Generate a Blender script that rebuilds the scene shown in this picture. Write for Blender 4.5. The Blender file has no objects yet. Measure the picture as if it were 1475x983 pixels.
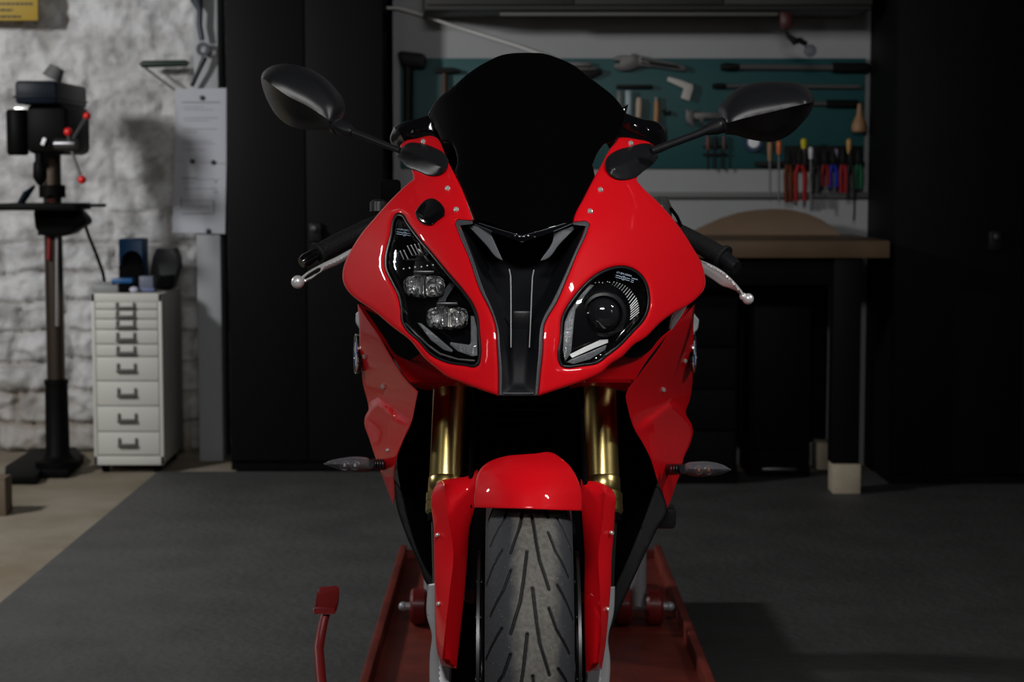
import bpy, bmesh, math, random
import numpy as np
from mathutils import Vector, Matrix, noise
from mathutils.geometry import delaunay_2d_cdt
random.seed(7)
SC = bpy.context.scene
COL = SC.collection
PI = math.pi
# ------------------------------------------------------------------ camera model (1475 x 983 frame)
F = 2736.0; CX, CY = 737.5, 491.5; HZ = 253.0; CAMZ = 1.15
PITCH = math.atan((CY - HZ) / F)
CP, SP = math.cos(PITCH), math.sin(PITCH)

def W(px, py, y):
    """point of the place seen at pixel (px, py) and lying y metres in front of the camera"""
    a = (px - CX) / F; b = (CY - py) / F
    t = y / (CP + b * SP)
    return Vector((a * t, y, CAMZ + (b * CP - SP) * t))

def ground(px, py, z=0.0):
    a = (px - CX) / F; b = (CY - py) / F
    t = (z - CAMZ) / (b * CP - SP)
    return Vector((a * t, (CP + b * SP) * t, z))

def M(px, y):
    """metres per pixel at distance y"""
    return px * y / F

# ------------------------------------------------------------------ materials
def mat(name, col, rough=0.5, metal=0.0, coat=0.0, coat_rough=0.03, spec=0.5, noise_amt=0.0, noise_scale=8.0,
        col2=None, bump=0.0, bump_scale=60.0, emit=None, emit_s=0.0, detail=6.0, trans=0.0, ior=1.45):
    m = bpy.data.materials.new(name); m.use_nodes = True
    nt = m.node_tree; N = nt.nodes; L = nt.links
    b = N['Principled BSDF']
    b.inputs['Base Color'].default_value = (*col, 1)
    b.inputs['Roughness'].default_value = rough
    b.inputs['Metallic'].default_value = metal
    b.inputs['Specular IOR Level'].default_value = spec
    b.inputs['Coat Weight'].default_value = coat
    b.inputs['Coat Roughness'].default_value = coat_rough
    b.inputs['Transmission Weight'].default_value = trans
    b.inputs['IOR'].default_value = ior
    if emit:
        b.inputs['Emission Color'].default_value = (*emit, 1); b.inputs['Emission Strength'].default_value = emit_s
    if noise_amt or col2 or bump:
        tc = N.new('ShaderNodeTexCoord')
    if noise_amt or col2:
        nz = N.new('ShaderNodeTexNoise'); nz.inputs['Scale'].default_value = noise_scale; nz.inputs['Detail'].default_value = detail
        L.new(tc.outputs['Object'], nz.inputs['Vector'])
        rp = N.new('ShaderNodeValToRGB')
        c2 = col2 or tuple(max(0, c * (1 - noise_amt)) for c in col)
        rp.color_ramp.elements[0].position = 0.35; rp.color_ramp.elements[0].color = (*c2, 1)
        rp.color_ramp.elements[1].position = 0.65; rp.color_ramp.elements[1].color = (*col, 1)
        L.new(nz.outputs['Fac'], rp.inputs['Fac']); L.new(rp.outputs['Color'], b.inputs['Base Color'])
    if bump:
        nb = N.new('ShaderNodeTexNoise'); nb.inputs['Scale'].default_value = bump_scale; nb.inputs['Detail'].default_value = 4
        L.new(tc.outputs['Object'], nb.inputs['Vector'])
        bp = N.new('ShaderNodeBump'); bp.inputs['Strength'].default_value = bump; bp.inputs['Distance'].default_value = 0.01
        L.new(nb.outputs['Fac'], bp.inputs['Height']); L.new(bp.outputs['Normal'], b.inputs['Normal'])
    return m

def clear_mat(name, tint=(1, 1, 1), rough=0.02, ior=1.5, haze=0.0, haze_col=(.6, .6, .65)):
    """thin clear plastic: see-through plus a fresnel sheen, optionally a little milky"""
    m = bpy.data.materials.new(name); m.use_nodes = True
    nt = m.node_tree; N = nt.nodes; L = nt.links
    N.remove(N['Principled BSDF'])
    tr = N.new('ShaderNodeBsdfTransparent'); tr.inputs['Color'].default_value = (*tint, 1)
    gl = N.new('ShaderNodeBsdfGlossy'); gl.inputs['Roughness'].default_value = rough
    fr = N.new('ShaderNodeFresnel'); fr.inputs['IOR'].default_value = ior
    mx = N.new('ShaderNodeMixShader')
    ge = N.new('ShaderNodeNewGeometry'); mf = N.new('ShaderNodeMath'); mf.operation = 'MULTIPLY_ADD'; mf.inputs[1].default_value = -1; mf.inputs[2].default_value = 1
    L.new(ge.outputs['Backfacing'], mf.inputs[0])
    mm = N.new('ShaderNodeMath'); mm.operation = 'MULTIPLY'; L.new(mf.outputs[0], mm.inputs[0]); L.new(fr.outputs['Fac'], mm.inputs[1])
    L.new(mm.outputs[0], mx.inputs['Fac']); L.new(gl.outputs['BSDF'], mx.inputs[2])
    if haze:
        df = N.new('ShaderNodeBsdfDiffuse'); df.inputs['Color'].default_value = (*haze_col, 1)
        m2 = N.new('ShaderNodeMixShader'); m2.inputs['Fac'].default_value = haze
        L.new(tr.outputs['BSDF'], m2.inputs[1]); L.new(df.outputs['BSDF'], m2.inputs[2]); L.new(m2.outputs[0], mx.inputs[1])
    else:
        L.new(tr.outputs['BSDF'], mx.inputs[1])
    L.new(mx.outputs[0], N['Material Output'].inputs['Surface'])
    return m

RED = mat('red_paint', (0.70, 0.0045, 0.0105), 0.5, coat=0.55, coat_rough=0.025, spec=0.08)
BLACK_GLOSS = mat('black_gloss', (0.003, 0.003, 0.004), 0.12, coat=0.3)
BLACK_SATIN = mat('black_satin', (0.0095, 0.010, 0.0118), 0.34, spec=0.4, bump=0.06, bump_scale=900)
BLACK_MATTE = mat('black_matte', (0.0022, 0.0022, 0.0025), 0.85, spec=0.06)
BLACK_DUCT = mat('black_duct', (0.0045, 0.005, 0.007), 0.55, spec=0.25)
BLACK_PANEL = mat('black_panel', (0.005, 0.005, 0.0055), 0.55, spec=0.15)
GREY_SATIN = mat('grey_satin_plastic', (0.10, 0.105, 0.12), 0.5, bump=0.15, bump_scale=700)
GREY_TRIM = mat('grey_trim', (0.055, 0.059, 0.067), 0.5)
SCREW = mat('bright_screw_steel', (0.62, 0.61, 0.58), 0.2, metal=0.45)
REFLECTOR = mat('white_reflector', (.85, .85, .85), .3)
LIGHT_LINE = mat('light_grey_rib', (0.30, 0.30, 0.31), 0.5)
SILVER = mat('brushed_alloy', (0.80, 0.795, 0.79), 0.33, metal=0.5, bump=0.05, bump_scale=300)
ALLOY_PAINT = mat('silver_painted_alloy', (0.42, 0.43, 0.45), 0.4, metal=0.35)
CHROME = mat('chrome', (0.85, 0.84, 0.82), 0.12, metal=1.0)
GOLD = mat('gold_anodised', (0.62, 0.48, 0.18), 0.28, metal=1.0, bump=0.02, bump_scale=300)
STEEL_DARK = mat('dark_steel', (0.10, 0.10, 0.105), 0.35, metal=0.9)
STEEL = mat('steel', (0.45, 0.45, 0.45), 0.35, metal=0.9)
RUBBER = mat('rubber_grip', (0.010, 0.0105, 0.0115), 0.6, spec=.25, bump=0.3, bump_scale=400)
WHITE_PLASTIC = mat('pale_grey_bodywork', (0.45, 0.47, 0.50), 0.4)
BLUE = mat('blue_enamel', (0.01, 0.12, 0.55), 0.3)
WHITE_ENAMEL = mat('white_enamel', (0.75, 0.75, 0.78), 0.3)
CLEAR = clear_mat('clear_lens')
SIGNAL_LENS = clear_mat('signal_lens', tint=(0.62, 0.62, 0.66), rough=0.08, ior=1.7, haze=0.12, haze_col=(.6, .6, .66))
AMBER = mat('amber_led', (0.75, 0.25, 0.03), 0.3)
LED_WHITE = mat('led_chip', (0.85, 0.83, 0.72), 0.3)
PIPE = mat('frosted_light_pipe', (0.15, 0.158, 0.17), 0.14, spec=1.0, bump=0.25, bump_scale=250)
MARK = mat('white_print', (0.45, 0.55, 0.70), 0.6)

def crystal():
    m = bpy.data.materials.new('faceted_crystal_lens'); m.use_nodes = True
    nt = m.node_tree; N = nt.nodes; L = nt.links; b = N['Principled BSDF']
    b.inputs['Metallic'].default_value = 0.6; b.inputs['Roughness'].default_value = 0.07; b.inputs['Specular IOR Level'].default_value = 1.0
    tc = N.new('ShaderNodeTexCoord')
    v = N.new('ShaderNodeTexVoronoi'); v.inputs['Scale'].default_value = 190
    L.new(tc.outputs['Object'], v.inputs['Vector'])
    rp = N.new('ShaderNodeValToRGB')
    rp.color_ramp.elements[0].position = .3; rp.color_ramp.elements[0].color = (0.12, 0.12, 0.125, 1); rp.color_ramp.elements[1].position = .75; rp.color_ramp.elements[1].color = (0.95, 0.95, 0.97, 1)
    L.new(v.outputs['Color'], rp.inputs['Fac']); L.new(rp.outputs['Color'], b.inputs['Base Color'])
    bp = N.new('ShaderNodeBump'); bp.inputs['Strength'].default_value = 1.0; bp.inputs['Distance'].default_value = 0.004
    L.new(v.outputs['Distance'], bp.inputs['Height']); L.new(bp.outputs['Normal'], b.inputs['Normal'])
    return m
CRYSTAL = crystal()

def screen_mat():
    m = bpy.data.materials.new('dark_tinted_screen'); m.use_nodes = True
    nt = m.node_tree; N = nt.nodes; L = nt.links; b = N['Principled BSDF']
    b.inputs['Base Color'].default_value = (0.0015, 0.0015, 0.0018, 1); b.inputs['Roughness'].default_value = 0.05
    b.inputs['Specular IOR Level'].default_value = 0.4
    tr = N.new('ShaderNodeBsdfTransparent'); tr.inputs['Color'].default_value = (0.25, 0.25, 0.26, 1)
    mx = N.new('ShaderNodeMixShader'); mx.inputs['Fac'].default_value = 0.10
    L.new(b.outputs[0], mx.inputs[1]); L.new(tr.outputs[0], mx.inputs[2])
    L.new(mx.outputs[0], N['Material Output'].inputs['Surface'])
    return m
SCREEN = screen_mat()

def tyre_mat():
    m = bpy.data.materials.new('dusty_tyre_rubber'); m.use_nodes = True
    nt = m.node_tree; N = nt.nodes; L = nt.links; b = N['Principled BSDF']
    b.inputs['Roughness'].default_value = 0.62; b.inputs['Specular IOR Level'].default_value = 0.35
    tc = N.new('ShaderNodeTexCoord'); sx = N.new('ShaderNodeSeparateXYZ'); L.new(tc.outputs['Object'], sx.inputs[0])
    ab = N.new('ShaderNodeMath'); ab.operation = 'ABSOLUTE'; 
    off = N.new('ShaderNodeMath'); off.operation = 'SUBTRACT'; off.inputs[1].default_value = 0.008
    L.new(sx.outputs['X'], off.inputs[0]); L.new(off.outputs[0], ab.inputs[0])
    nz = N.new('ShaderNodeTexNoise'); nz.inputs['Scale'].default_value = 45; nz.inputs['Detail'].default_value = 8
    L.new(tc.outputs['Object'], nz.inputs['Vector'])
    ma = N.new('ShaderNodeMath'); ma.operation = 'MULTIPLY_ADD'; ma.inputs[1].default_value = 0.022
    L.new(nz.outputs['Fac'], ma.inputs[0]); L.new(ab.outputs[0], ma.inputs[2])
    mr = N.new('ShaderNodeMapRange'); mr.inputs['From Min'].default_value = 0.033; mr.inputs['From Max'].default_value = 0.047
    L.new(ma.outputs[0], mr.inputs['Value'])
    dust = N.new('ShaderNodeValToRGB')
    dust.color_ramp.elements[0].position = .3; dust.color_ramp.elements[0].color = (0.085, 0.079, 0.070, 1)
    dust.color_ramp.elements[1].position = .72; dust.color_ramp.elements[1].color = (0.15, 0.142, 0.128, 1)
    n2 = N.new('ShaderNodeTexNoise'); n2.inputs['Scale'].default_value = 160; n2.inputs['Detail'].default_value = 10
    L.new(tc.outputs['Object'], n2.inputs['Vector']); L.new(n2.outputs['Fac'], dust.inputs['Fac'])
    mx = N.new('ShaderNodeMix'); mx.data_type = 'RGBA'
    L.new(mr.outputs[0], mx.inputs['Factor']); L.new(dust.outputs[0], mx.inputs[6]); mx.inputs[7].default_value = (0.034, 0.036, 0.041, 1)
    # bright specks of grit
    vo = N.new('ShaderNodeTexNoise'); vo.inputs['Scale'].default_value = 420; vo.inputs['Detail'].default_value = 2
    L.new(tc.outputs['Object'], vo.inputs['Vector'])
    sp = N.new('ShaderNodeMath'); sp.operation = 'GREATER_THAN'; sp.inputs[1].default_value = 0.73
    L.new(vo.outputs['Fac'], sp.inputs[0])
    m3 = N.new('ShaderNodeMix'); m3.data_type = 'RGBA'; m3.inputs[7].default_value = (0.3, 0.3, 0.28, 1)
    L.new(sp.outputs[0], m3.inputs['Factor']); L.new(mx.outputs[2], m3.inputs[6])
    # grooves (mesh attribute of the cut depth): coloured almost black
    at = N.new('ShaderNodeAttribute'); at.attribute_name = 'groove'
    m4 = N.new('ShaderNodeMix'); m4.data_type = 'RGBA'; m4.inputs[7].default_value = (0.008, 0.008, 0.010, 1)
    L.new(at.outputs['Fac'], m4.inputs['Factor']); L.new(m3.outputs[2], m4.inputs[6])
    L.new(m4.outputs[2], b.inputs['Base Color'])
    bp = N.new('ShaderNodeBump'); bp.inputs['Strength'].default_value = 0.35; bp.inputs['Distance'].default_value = 0.002
    L.new(n2.outputs['Fac'], bp.inputs['Height']); L.new(bp.outputs['Normal'], b.inputs['Normal'])
    return m
TYRE = tyre_mat()

# ------------------------------------------------------------------ object helpers
ORG = {}
def _place(o, center, parent):
    COL.objects.link(o)
    pc = ORG[parent.name] if parent is not None else Vector((0, 0, 0))
    if parent is not None: o.parent = parent
    o.location = Vector(center) - pc
    ORG[o.name] = Vector(center)

def tag(o, label=None, cat=None, group=None, kind=None):
    if label: o['label'] = label
    if cat: o['category'] = cat
    if group: o['group'] = group
    if kind: o['kind'] = kind
    return o

def thing(name, label, cat, loc, group=None):
    o = bpy.data.objects.new(name, None); o.empty_display_size = 0.05
    _place(o, loc, None)
    return tag(o, label, cat, group)

def sharpen(bm, ang):
    bm.normal_update()
    a = math.radians(ang)
    for f in bm.faces: f.smooth = True
    for e in bm.edges:
        if len(e.link_faces) == 2:
            if e.calc_face_angle(0) > a: e.smooth = False
        else: e.smooth = False

def obj(name, bm, m, parent=None, ang=35, label=None, recalc=True):
    if recalc: bmesh.ops.recalc_face_normals(bm, faces=bm.faces)
    sharpen(bm, ang)
    me = bpy.data.meshes.new(name)
    co = np.array([v.co for v in bm.verts])
    c = Vector(((co.min(0) + co.max(0)) / 2).tolist())
    bmesh.ops.translate(bm, vec=-c, verts=bm.verts)
    bm.to_mesh(me); bm.free()
    me.materials.append(m)
    o = bpy.data.objects.new(name, me)
    _place(o, c, parent)
    if label: o['label'] = label
    return o

def B(): return bmesh.new()
def merge(bm, t):
    me = bpy.data.meshes.new('tmp'); t.to_mesh(me); t.free(); bm.from_mesh(me); bpy.data.meshes.remove(me)

def box(bm, c, s, bev=0.0, rz=0.0, rx=0.0, ry=0.0, seg=2):
    t = B(); bmesh.ops.create_cube(t, size=1)
    bmesh.ops.scale(t, vec=s, verts=t.verts)
    if bev:
        bmesh.ops.bevel(t, geom=list(t.edges), offset=min(bev, min(s) * .45), segments=seg, affect='EDGES', profile=.5)
    R = Matrix.Rotation(rz, 4, 'Z') @ Matrix.Rotation(ry, 4, 'Y') @ Matrix.Rotation(rx, 4, 'X')
    bmesh.ops.transform(t, matrix=Matrix.Translation(Vector(c)) @ R, verts=t.verts)
    merge(bm, t)
def box2(bm, a, b, bev=0.0):
    a = Vector(a); b = Vector(b)
    box(bm, (a + b) / 2, [abs(x) for x in (b - a)], bev)

def tube(bm, pts, r, seg=12, caps=True, flat=1.0):
    pts = [Vector(p) for p in pts]; n = len(pts)
    rs = [r] * n if not hasattr(r, '__len__') else list(r)
    up = None; rings = []
    for i, p in enumerate(pts):
        d = (pts[min(i + 1, n - 1)] - pts[max(i - 1, 0)]).normalized()
        if up is None:
            up = Vector((0, 0, 1)) if abs(d.z) < .9 else Vector((0, 1, 0))
        s = d.cross(up).normalized(); up = s.cross(d).normalized()
        rings.append([bm.verts.new(p + (s * math.cos(a) + up * math.sin(a) * flat) * rs[i]) for a in [2 * PI * k / seg for k in range(seg)]])
    for a, b in zip(rings, rings[1:]):
        for k in range(seg):
            bm.faces.new((a[k], a[(k + 1) % seg], b[(k + 1) % seg], b[k]))
    if caps:
        bm.faces.new(rings[0][::-1]); bm.faces.new(rings[-1])

def lathe(bm, prof, o, axis=(0, 0, 1), seg=32, closed=False):
    o = Vector(o); ax = Vector(axis).normalized()
    q = ax.to_track_quat('Z', 'Y'); rings = []
    for r, h in prof:
        if r < 1e-6: rings.append([bm.verts.new(o + ax * h)])
        else: rings.append([bm.verts.new(o + q @ Vector((r * math.cos(2 * PI * k / seg), r * math.sin(2 * PI * k / seg), h))) for k in range(seg)])
    pr = list(zip(rings, rings[1:])) + ([(rings[-1], rings[0])] if closed else [])
    for a, b in pr:
        for k in range(seg):
            if len(a) == 1 and len(b) == 1: continue
            if len(a) == 1: bm.faces.new((a[0], b[k], b[(k + 1) % seg]))
            elif len(b) == 1: bm.faces.new((a[k], a[(k + 1) % seg], b[0]))
            else: bm.faces.new((a[k], a[(k + 1) % seg], b[(k + 1) % seg], b[k]))

def sphere(bm, c, r, seg=20):
    t = B(); bmesh.ops.create_uvsphere(t, u_segments=seg, v_segments=max(8, seg // 2), radius=1)
    s = (r, r, r) if not hasattr(r, '__len__') else r
    bmesh.ops.scale(t, vec=s, verts=t.verts); bmesh.ops.translate(t, vec=Vector(c), verts=t.verts); merge(bm, t)

def prism(bm, pts, ext, bev=0.0):
    t = B(); vs = [t.verts.new(Vector(p)) for p in pts]
    f = t.faces.new(vs)
    r = bmesh.ops.extrude_face_region(t, geom=[f])
    bmesh.ops.translate(t, vec=Vector(ext), verts=[g for g in r['geom'] if isinstance(g, bmesh.types.BMVert)])
    bmesh.ops.recalc_face_normals(t, faces=t.faces)
    if bev: bmesh.ops.bevel(t, geom=list(t.edges), offset=bev, segments=2, affect='EDGES', profile=.5)
    bmesh.ops.triangulate(t, faces=[f for f in t.faces if len(f.verts) > 4])
    merge(bm, t)

def pprism(bm, poly, y, th, bev=0.0):
    """outline seen at distance y, th metres thick (away from the camera)"""
    prism(bm, [W(x, v, y) for x, v in poly], (0, th, 0), bev)

# ------------------------------------------------------------------ curved body panels
def spline(pts, step=4.0, closed=True, corner=42):
    P = np.array(pts, float); n = len(P); out = []
    def direc(i):
        if not closed and (i == 0 or i == n - 1): return None
        a = P[i] - P[i - 1]; b = P[(i + 1) % n] - P[i]
        la, lb = np.hypot(*a), np.hypot(*b)
        a = a / la; b = b / lb
        if math.degrees(math.acos(max(-1, min(1, float(a @ b))))) > corner: return None
        d = a * lb + b * la; return d / np.hypot(*d)
    for i in range(n if closed else n - 1):
        p, q = P[i], P[(i + 1) % n]; L = np.hypot(*(q - p)); ch = (q - p) / L
        d1 = direc(i); d2 = direc((i + 1) % n)
        d1 = ch if d1 is None else d1; d2 = ch if d2 is None else d2
        k = max(1, int(round(L / step)))
        for j in range(k):
            t = j / k; h = t * t * (3 - 2 * t)
            out.append(p * (1 - h) + q * h + L * (d1 * (t ** 3 - 2 * t * t + t) + d2 * (t ** 3 - t * t)))
    if not closed: out.append(P[-1])
    return np.array(out)

def segdist(pts, poly, closed=True):
    A = poly; Bq = np.roll(poly, -1, 0) if closed else None
    if not closed: A, Bq = poly[:-1], poly[1:]
    res = np.full(len(pts), 1e9)
    d = Bq - A; dd = (d * d).sum(1); dd[dd == 0] = 1e-9
    for s in range(0, len(pts), 4000):
        p = pts[s:s + 4000]
        v = p[:, None, :] - A[None]
        t = np.clip((v * d[None]).sum(2) / dd[None], 0, 1)
        w = v - t[..., None] * d[None]
        res[s:s + 4000] = np.sqrt((w * w).sum(2)).min(1)
    return res

def inside(pts, poly):
    x, y = pts[:, 0], pts[:, 1]; r = np.zeros(len(pts), bool)
    A = poly; Bq = np.roll(poly, -1, 0)
    for (x1, y1), (x2, y2) in zip(A, Bq):
        c = (y1 > y) != (y2 > y)
        if y1 != y2:
            r ^= c & (x < (x2 - x1) * (y - y1) / (y2 - y1) + x1)
    return r

def area(poly):
    x, y = poly[:, 0], poly[:, 1]
    return .5 * float((x * np.roll(y, -1) - np.roll(x, -1) * y).sum())

def inset(poly, d):
    P = np.array(poly, float); s = 1 if area(P) > 0 else -1
    a = P - np.roll(P, 1, 0); b = np.roll(P, -1, 0) - P
    a /= np.maximum(np.hypot(a[:, 0], a[:, 1]), 1e-9)[:, None]; b /= np.maximum(np.hypot(b[:, 0], b[:, 1]), 1e-9)[:, None]
    na = np.stack([-a[:, 1], a[:, 0]], 1) * s; nb = np.stack([-b[:, 1], b[:, 0]], 1) * s
    m = na + nb; l2 = (m * m).sum(1); l2[l2 < .3] = .3
    q = P + m * (2 * d / l2)[:, None]
    keep = segdist(q, P) > abs(d) * .93
    return q[keep]

def panel(name, outline, dfun, m, parent=None, holes=(), th=.004, rnd=(3.0, .003), step=5.0, ang=35, corner=42, creases=(),
          label=None, smooth=True, inner=None):
    O = spline(outline, step, corner=corner) if smooth else spline(outline, step, corner=0)
    H = [spline(h, step * .8, corner=corner) for h in holes]
    loops = [O] + H
    bnd = np.concatenate(loops)
    lo, hi = O.min(0), O.max(0)
    gx, gy = np.meshgrid(np.arange(lo[0] + step * .5, hi[0], step), np.arange(lo[1] + step * .5, hi[1], step))
    gx = gx + (np.arange(gx.shape[0]) % 2)[:, None] * step * .5
    G = np.stack([gx.ravel(), gy.ravel()], 1)
    def bdist(p):
        return np.minimum.reduce([segdist(p, l) for l in loops])
    def isin(p):
        r = inside(p, O)
        for h in H: r &= ~inside(p, h)
        return r
    r0 = rnd[0] if rnd else 0
    G = G[isin(G)]
    if len(G): G = G[bdist(G) > max(r0 * 1.25, step * .45)]
    extra = []
    if r0:
        for fr in (.14, .4, 1.0):
            for k, l in enumerate(loops):
                q = inset(l, r0 * fr * (1 if k == 0 else -1))
                if len(q):
                    q = q[isin(q)]
                    if len(q): q = q[bdist(q) > r0 * fr * .85]
                    extra.append(q)
    cr = [spline(c, step, closed=False, corner=60) for c in creases]
    V = [tuple(p) for p in bnd]; E = []; o = 0
    for l in loops:
        n = len(l); E += [(o + i, o + (i + 1) % n) for i in range(n)]; o += n
    for c in cr:
        k = len(V); V += [tuple(p) for p in c]; E += [(k + i, k + i + 1) for i in range(len(c) - 1)]
    if cr and len(G):
        G = G[np.minimum.reduce([segdist(G, c, False) for c in cr]) > step * .4]
    V += [tuple(p) for q in extra for p in q] + [tuple(p) for p in G]
    res = delaunay_2d_cdt([Vector(v) for v in V], E, [], 0, 1e-4)
    vv = np.array([(v.x, v.y) for v in res[0]]); tri = [f for f in res[2] if len(f) == 3]
    T = np.array(tri); cen = vv[T].mean(1); T = T[isin(cen)]
    used = np.unique(T); mp = -np.ones(len(vv), int); mp[used] = np.arange(len(used)); T = mp[T]; vv = vv[used]
    t = bdist(vv)
    d = np.broadcast_to(np.asarray(dfun(vv[:, 0], vv[:, 1], t), float), (len(vv),)).copy()
    if r0:
        s = np.clip(1 - t / r0, 0, 1); d += rnd[1] * (1 - np.sqrt(np.clip(1 - s * s, 0, 1)))
    bm = B()
    fv = [bm.verts.new(W(x, y, dd)) for (x, y), dd in zip(vv, d)]
    bv = [bm.verts.new(W(x, y, dd + th)) for (x, y), dd in zip(vv, d)] if th else None
    cnt = {}
    for a, b, c in T:
        try: bm.faces.new((fv[a], fv[b], fv[c]))
        except ValueError: continue
        if th: bm.faces.new((bv[c], bv[b], bv[a]))
        for e in ((a, b), (b, c), (c, a)):
            k = (min(e), max(e)); cnt[k] = (cnt.get(k, (0, None))[0] + 1, e)
    if th:
        for n, (a, b) in cnt.values():
            if n == 1: bm.faces.new((fv[b], fv[a], bv[a], bv[b]))
    return obj(name, bm, m, parent, ang, label)

def ridge2(base, line, h, lip=.012):
    """rolls over softly above the crease line, falls away sharply below it"""
    L = spline(line, 4, closed=False, corner=60)
    def f(x, y, t):
        b = base(x, y, t) if callable(base) else base
        r = segdist(np.stack([x, y], 1), L, False); s = t / (t + r + 1e-6)
        o = np.argsort(L[:, 0]); up = y < np.interp(x, L[o, 0], L[o, 1])
        return b - h * np.where(up, 1 - (1 - s) ** 2.0, s)
    return f
def lin(v, xs, ys): return np.interp(v, xs, ys)
def smooth(v, xs, ys):
    """monotone-ish smooth interpolation through a few knots"""
    xs = np.array(xs, float); ys = np.array(ys, float)
    v = np.clip(np.asarray(v, float), xs[0], xs[-1])
    m = np.gradient(ys, xs)
    i = np.clip(np.searchsorted(xs, v) - 1, 0, len(xs) - 2)
    h = xs[i + 1] - xs[i]; t = (v - xs[i]) / h
    return ((2 * t**3 - 3 * t**2 + 1) * ys[i] + (t**3 - 2 * t**2 + t) * h * m[i] + (-2 * t**3 + 3 * t**2) * ys[i + 1] + (t**3 - t**2) * h * m[i + 1])
def ridge(base, line, h, p=1.0):
    L = spline(line, 4, closed=False, corner=60)
    def f(x, y, t):
        b = base(x, y, t) if callable(base) else base
        r = segdist(np.stack([x, y], 1), L, False)
        return b - h * (t / (t + r + 1e-6)) ** p
    return f
# ================================================================== MOTORCYCLE
bike = thing('motorcycle', 'red faired sports motorcycle standing on the red lift, dark tinted screen and gold forks', 'motorcycle', (0.03, 2.75, 0.138))
XC = 751.0
def cowl(x, y):
    return smooth(y, [190, 250, 320, 400, 480, 575], [2.93, 2.815, 2.705, 2.635, 2.595, 2.575]) + 4.3e-6 * (np.asarray(x, float) - XC) ** 2
def cd(off=0.0): return lambda x, y, t: cowl(x, y) + off
def c1(x, y, off=0.0): return float(cowl(np.array([x]), np.array([y]))[0]) + off
def screw(px, py, y, parent, n=(0, -1, 0), r=.0042):
    bm = B(); p = W(px, py, y)
    lathe(bm, [(0, .0030), (r * .45, .0030), (r * .5, .0018), (r * .62, .0034), (r * .9, .0026), (r, .0006), (r, -.002), (0, -.002)], p, n, 16)
    return obj('screw', bm, SCREW, parent, 30)

HL_L = [(574.6,307),(579.3,308.3),(587.5,320),(605,344),(621,363),(643,390),(670,422),(681,438),(688.5,457),(690.5,476),(691.6,519),(690,526),(685,529),(670,527.5),(640,522),(621,512.5),(601,491),(584.7,476),(578,463.7),(576.6,444.7),(572.5,425.8),(563,406.6),(554,385),(554,371),(561.7,337.5),(567,313),(571,307.6)]
HL_R = [(892.5,383.3),(904.7,384.5),(921,393),(930.5,405),(936,424),(935,446),(927.8,462),(913,478.5),(891,501.5),(875,513.7),(862.7,523),(838,528),(814,530),(808,528),(805,522),(807,485),(809,458),(814,446),(824.7,429.7),(842,409),(856,397),(873.6,387.6)]

def ls(a): return a
cowlL = panel('front_cowl', [(576,210),(583,203.5),(600,199.7),(624,196.3),(628.8,198.6),(639.7,218.3),(646.4,234.6),(654,249.5),(667.5,278),(681,319),(670,317.5),(659,317),(656,322),(664,344),(673.6,366),(694,423),(703.5,441),(713.7,467),(716.5,500),(718.5,535),(718.5,571),(690,561),(666,552),(643,542.5),(632,534),(612,517),(591,491),(564.6,470.7),(537.5,447.6),(511.7,430),(504,423),(494,405),(495,384),(500,371),(508.5,355),(525,331),(538,316),(561,290),(584.7,267),(596,257.6),(592,243),(580,225)],
    cd(), RED, bike, holes=[HL_L], th=.006, rnd=(5, .006), step=5, corner=50)
cowlR = panel('front_cowl', [(890.8,198.4),(898,198),(918.6,201),(935,205),(943.7,211.5),(935,228),(920,246),(917,260),(924,268.5),(948.5,292),(980.7,330),(998,357),(1010.5,379),(1015,396.5),(1015.7,413),(1003.7,430),(991,440),(968.5,452),(953.6,463),(924.7,490),(915.6,495),(893.6,516),(880,524),(866.8,536.8),(848,546),(812.5,558.5),(780,569.3),(774.5,571),(778,535),(781,508),(782,481),(783.5,468),(788,458),(799,440),(818,397),(831.7,364),(844,338),(849,323),(845,319.5),(836,319.5),(825,321),(827.6,311),(841,285),(855,257.6),(867,236),(876.6,218),(886,205)],
    cd(), RED, bike, holes=[HL_R], th=.006, rnd=(5, .006), step=5, corner=50)
for x, y in ((644.5,272),(657,302.5),(609.5,204.5)): screw(x, y, c1(x, y, -.001), cowlL, (.1, -.8, .45))
for x, y in ((865,274),(850,305),(908.5,207)): screw(x, y, c1(x, y, -.001), cowlR, (-.1, -.8, .45))
# rounded black sensor cover on the left cowl
panel('sensor_cover', [(597,306),(604,296),(613,288),(622,285.5),(632,290),(641,305),(640,311),(630,318),(621,324.6),(614,324.6),(601,316)],
      lambda x, y, t: cowl(x, y) - .004 - .007 * np.clip(t / 9, 0, 1) ** .6, BLACK_GLOSS, cowlL, th=.012, rnd=(2, .002), step=3)

# ---- nose duct between the lamps
strip_out_L = [(656,322),(664,344),(673.6,366),(694,423),(703.5,441),(713.7,467),(716.5,500),(718.5,535),(718.5,570)]
strip_in_L = [(722.5,570),(723,535),(720.5,503),(718,474),(708.5,444),(699,423),(678,364),(668,340),(661.5,325),(681,323),(681,319),(670,317.5),(659,317)]
panel('duct_trim', strip_out_L + strip_in_L, cd(-.0015), GREY_TRIM, bike, th=.008, rnd=(1.4, .0015), step=3)
strip_out_R = [(849,323),(844,338),(831.7,364),(818,397),(799,440),(788,458),(783.5,468),(782,481),(781,508),(778,535),(774.5,570)]
strip_in_R = [(770.5,570),(773,535),(775.5,507),(777,481),(779,468),(783,457),(793.5,438),(813.5,396),(828,363),(840,337),(844,326),(825,324),(825,321),(836,319.5),(845,319.5)]
panel('duct_trim', strip_out_R + strip_in_R, cd(-.0015), GREY_TRIM, bike, th=.008, rnd=(1.4, .0015), step=3)
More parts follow.
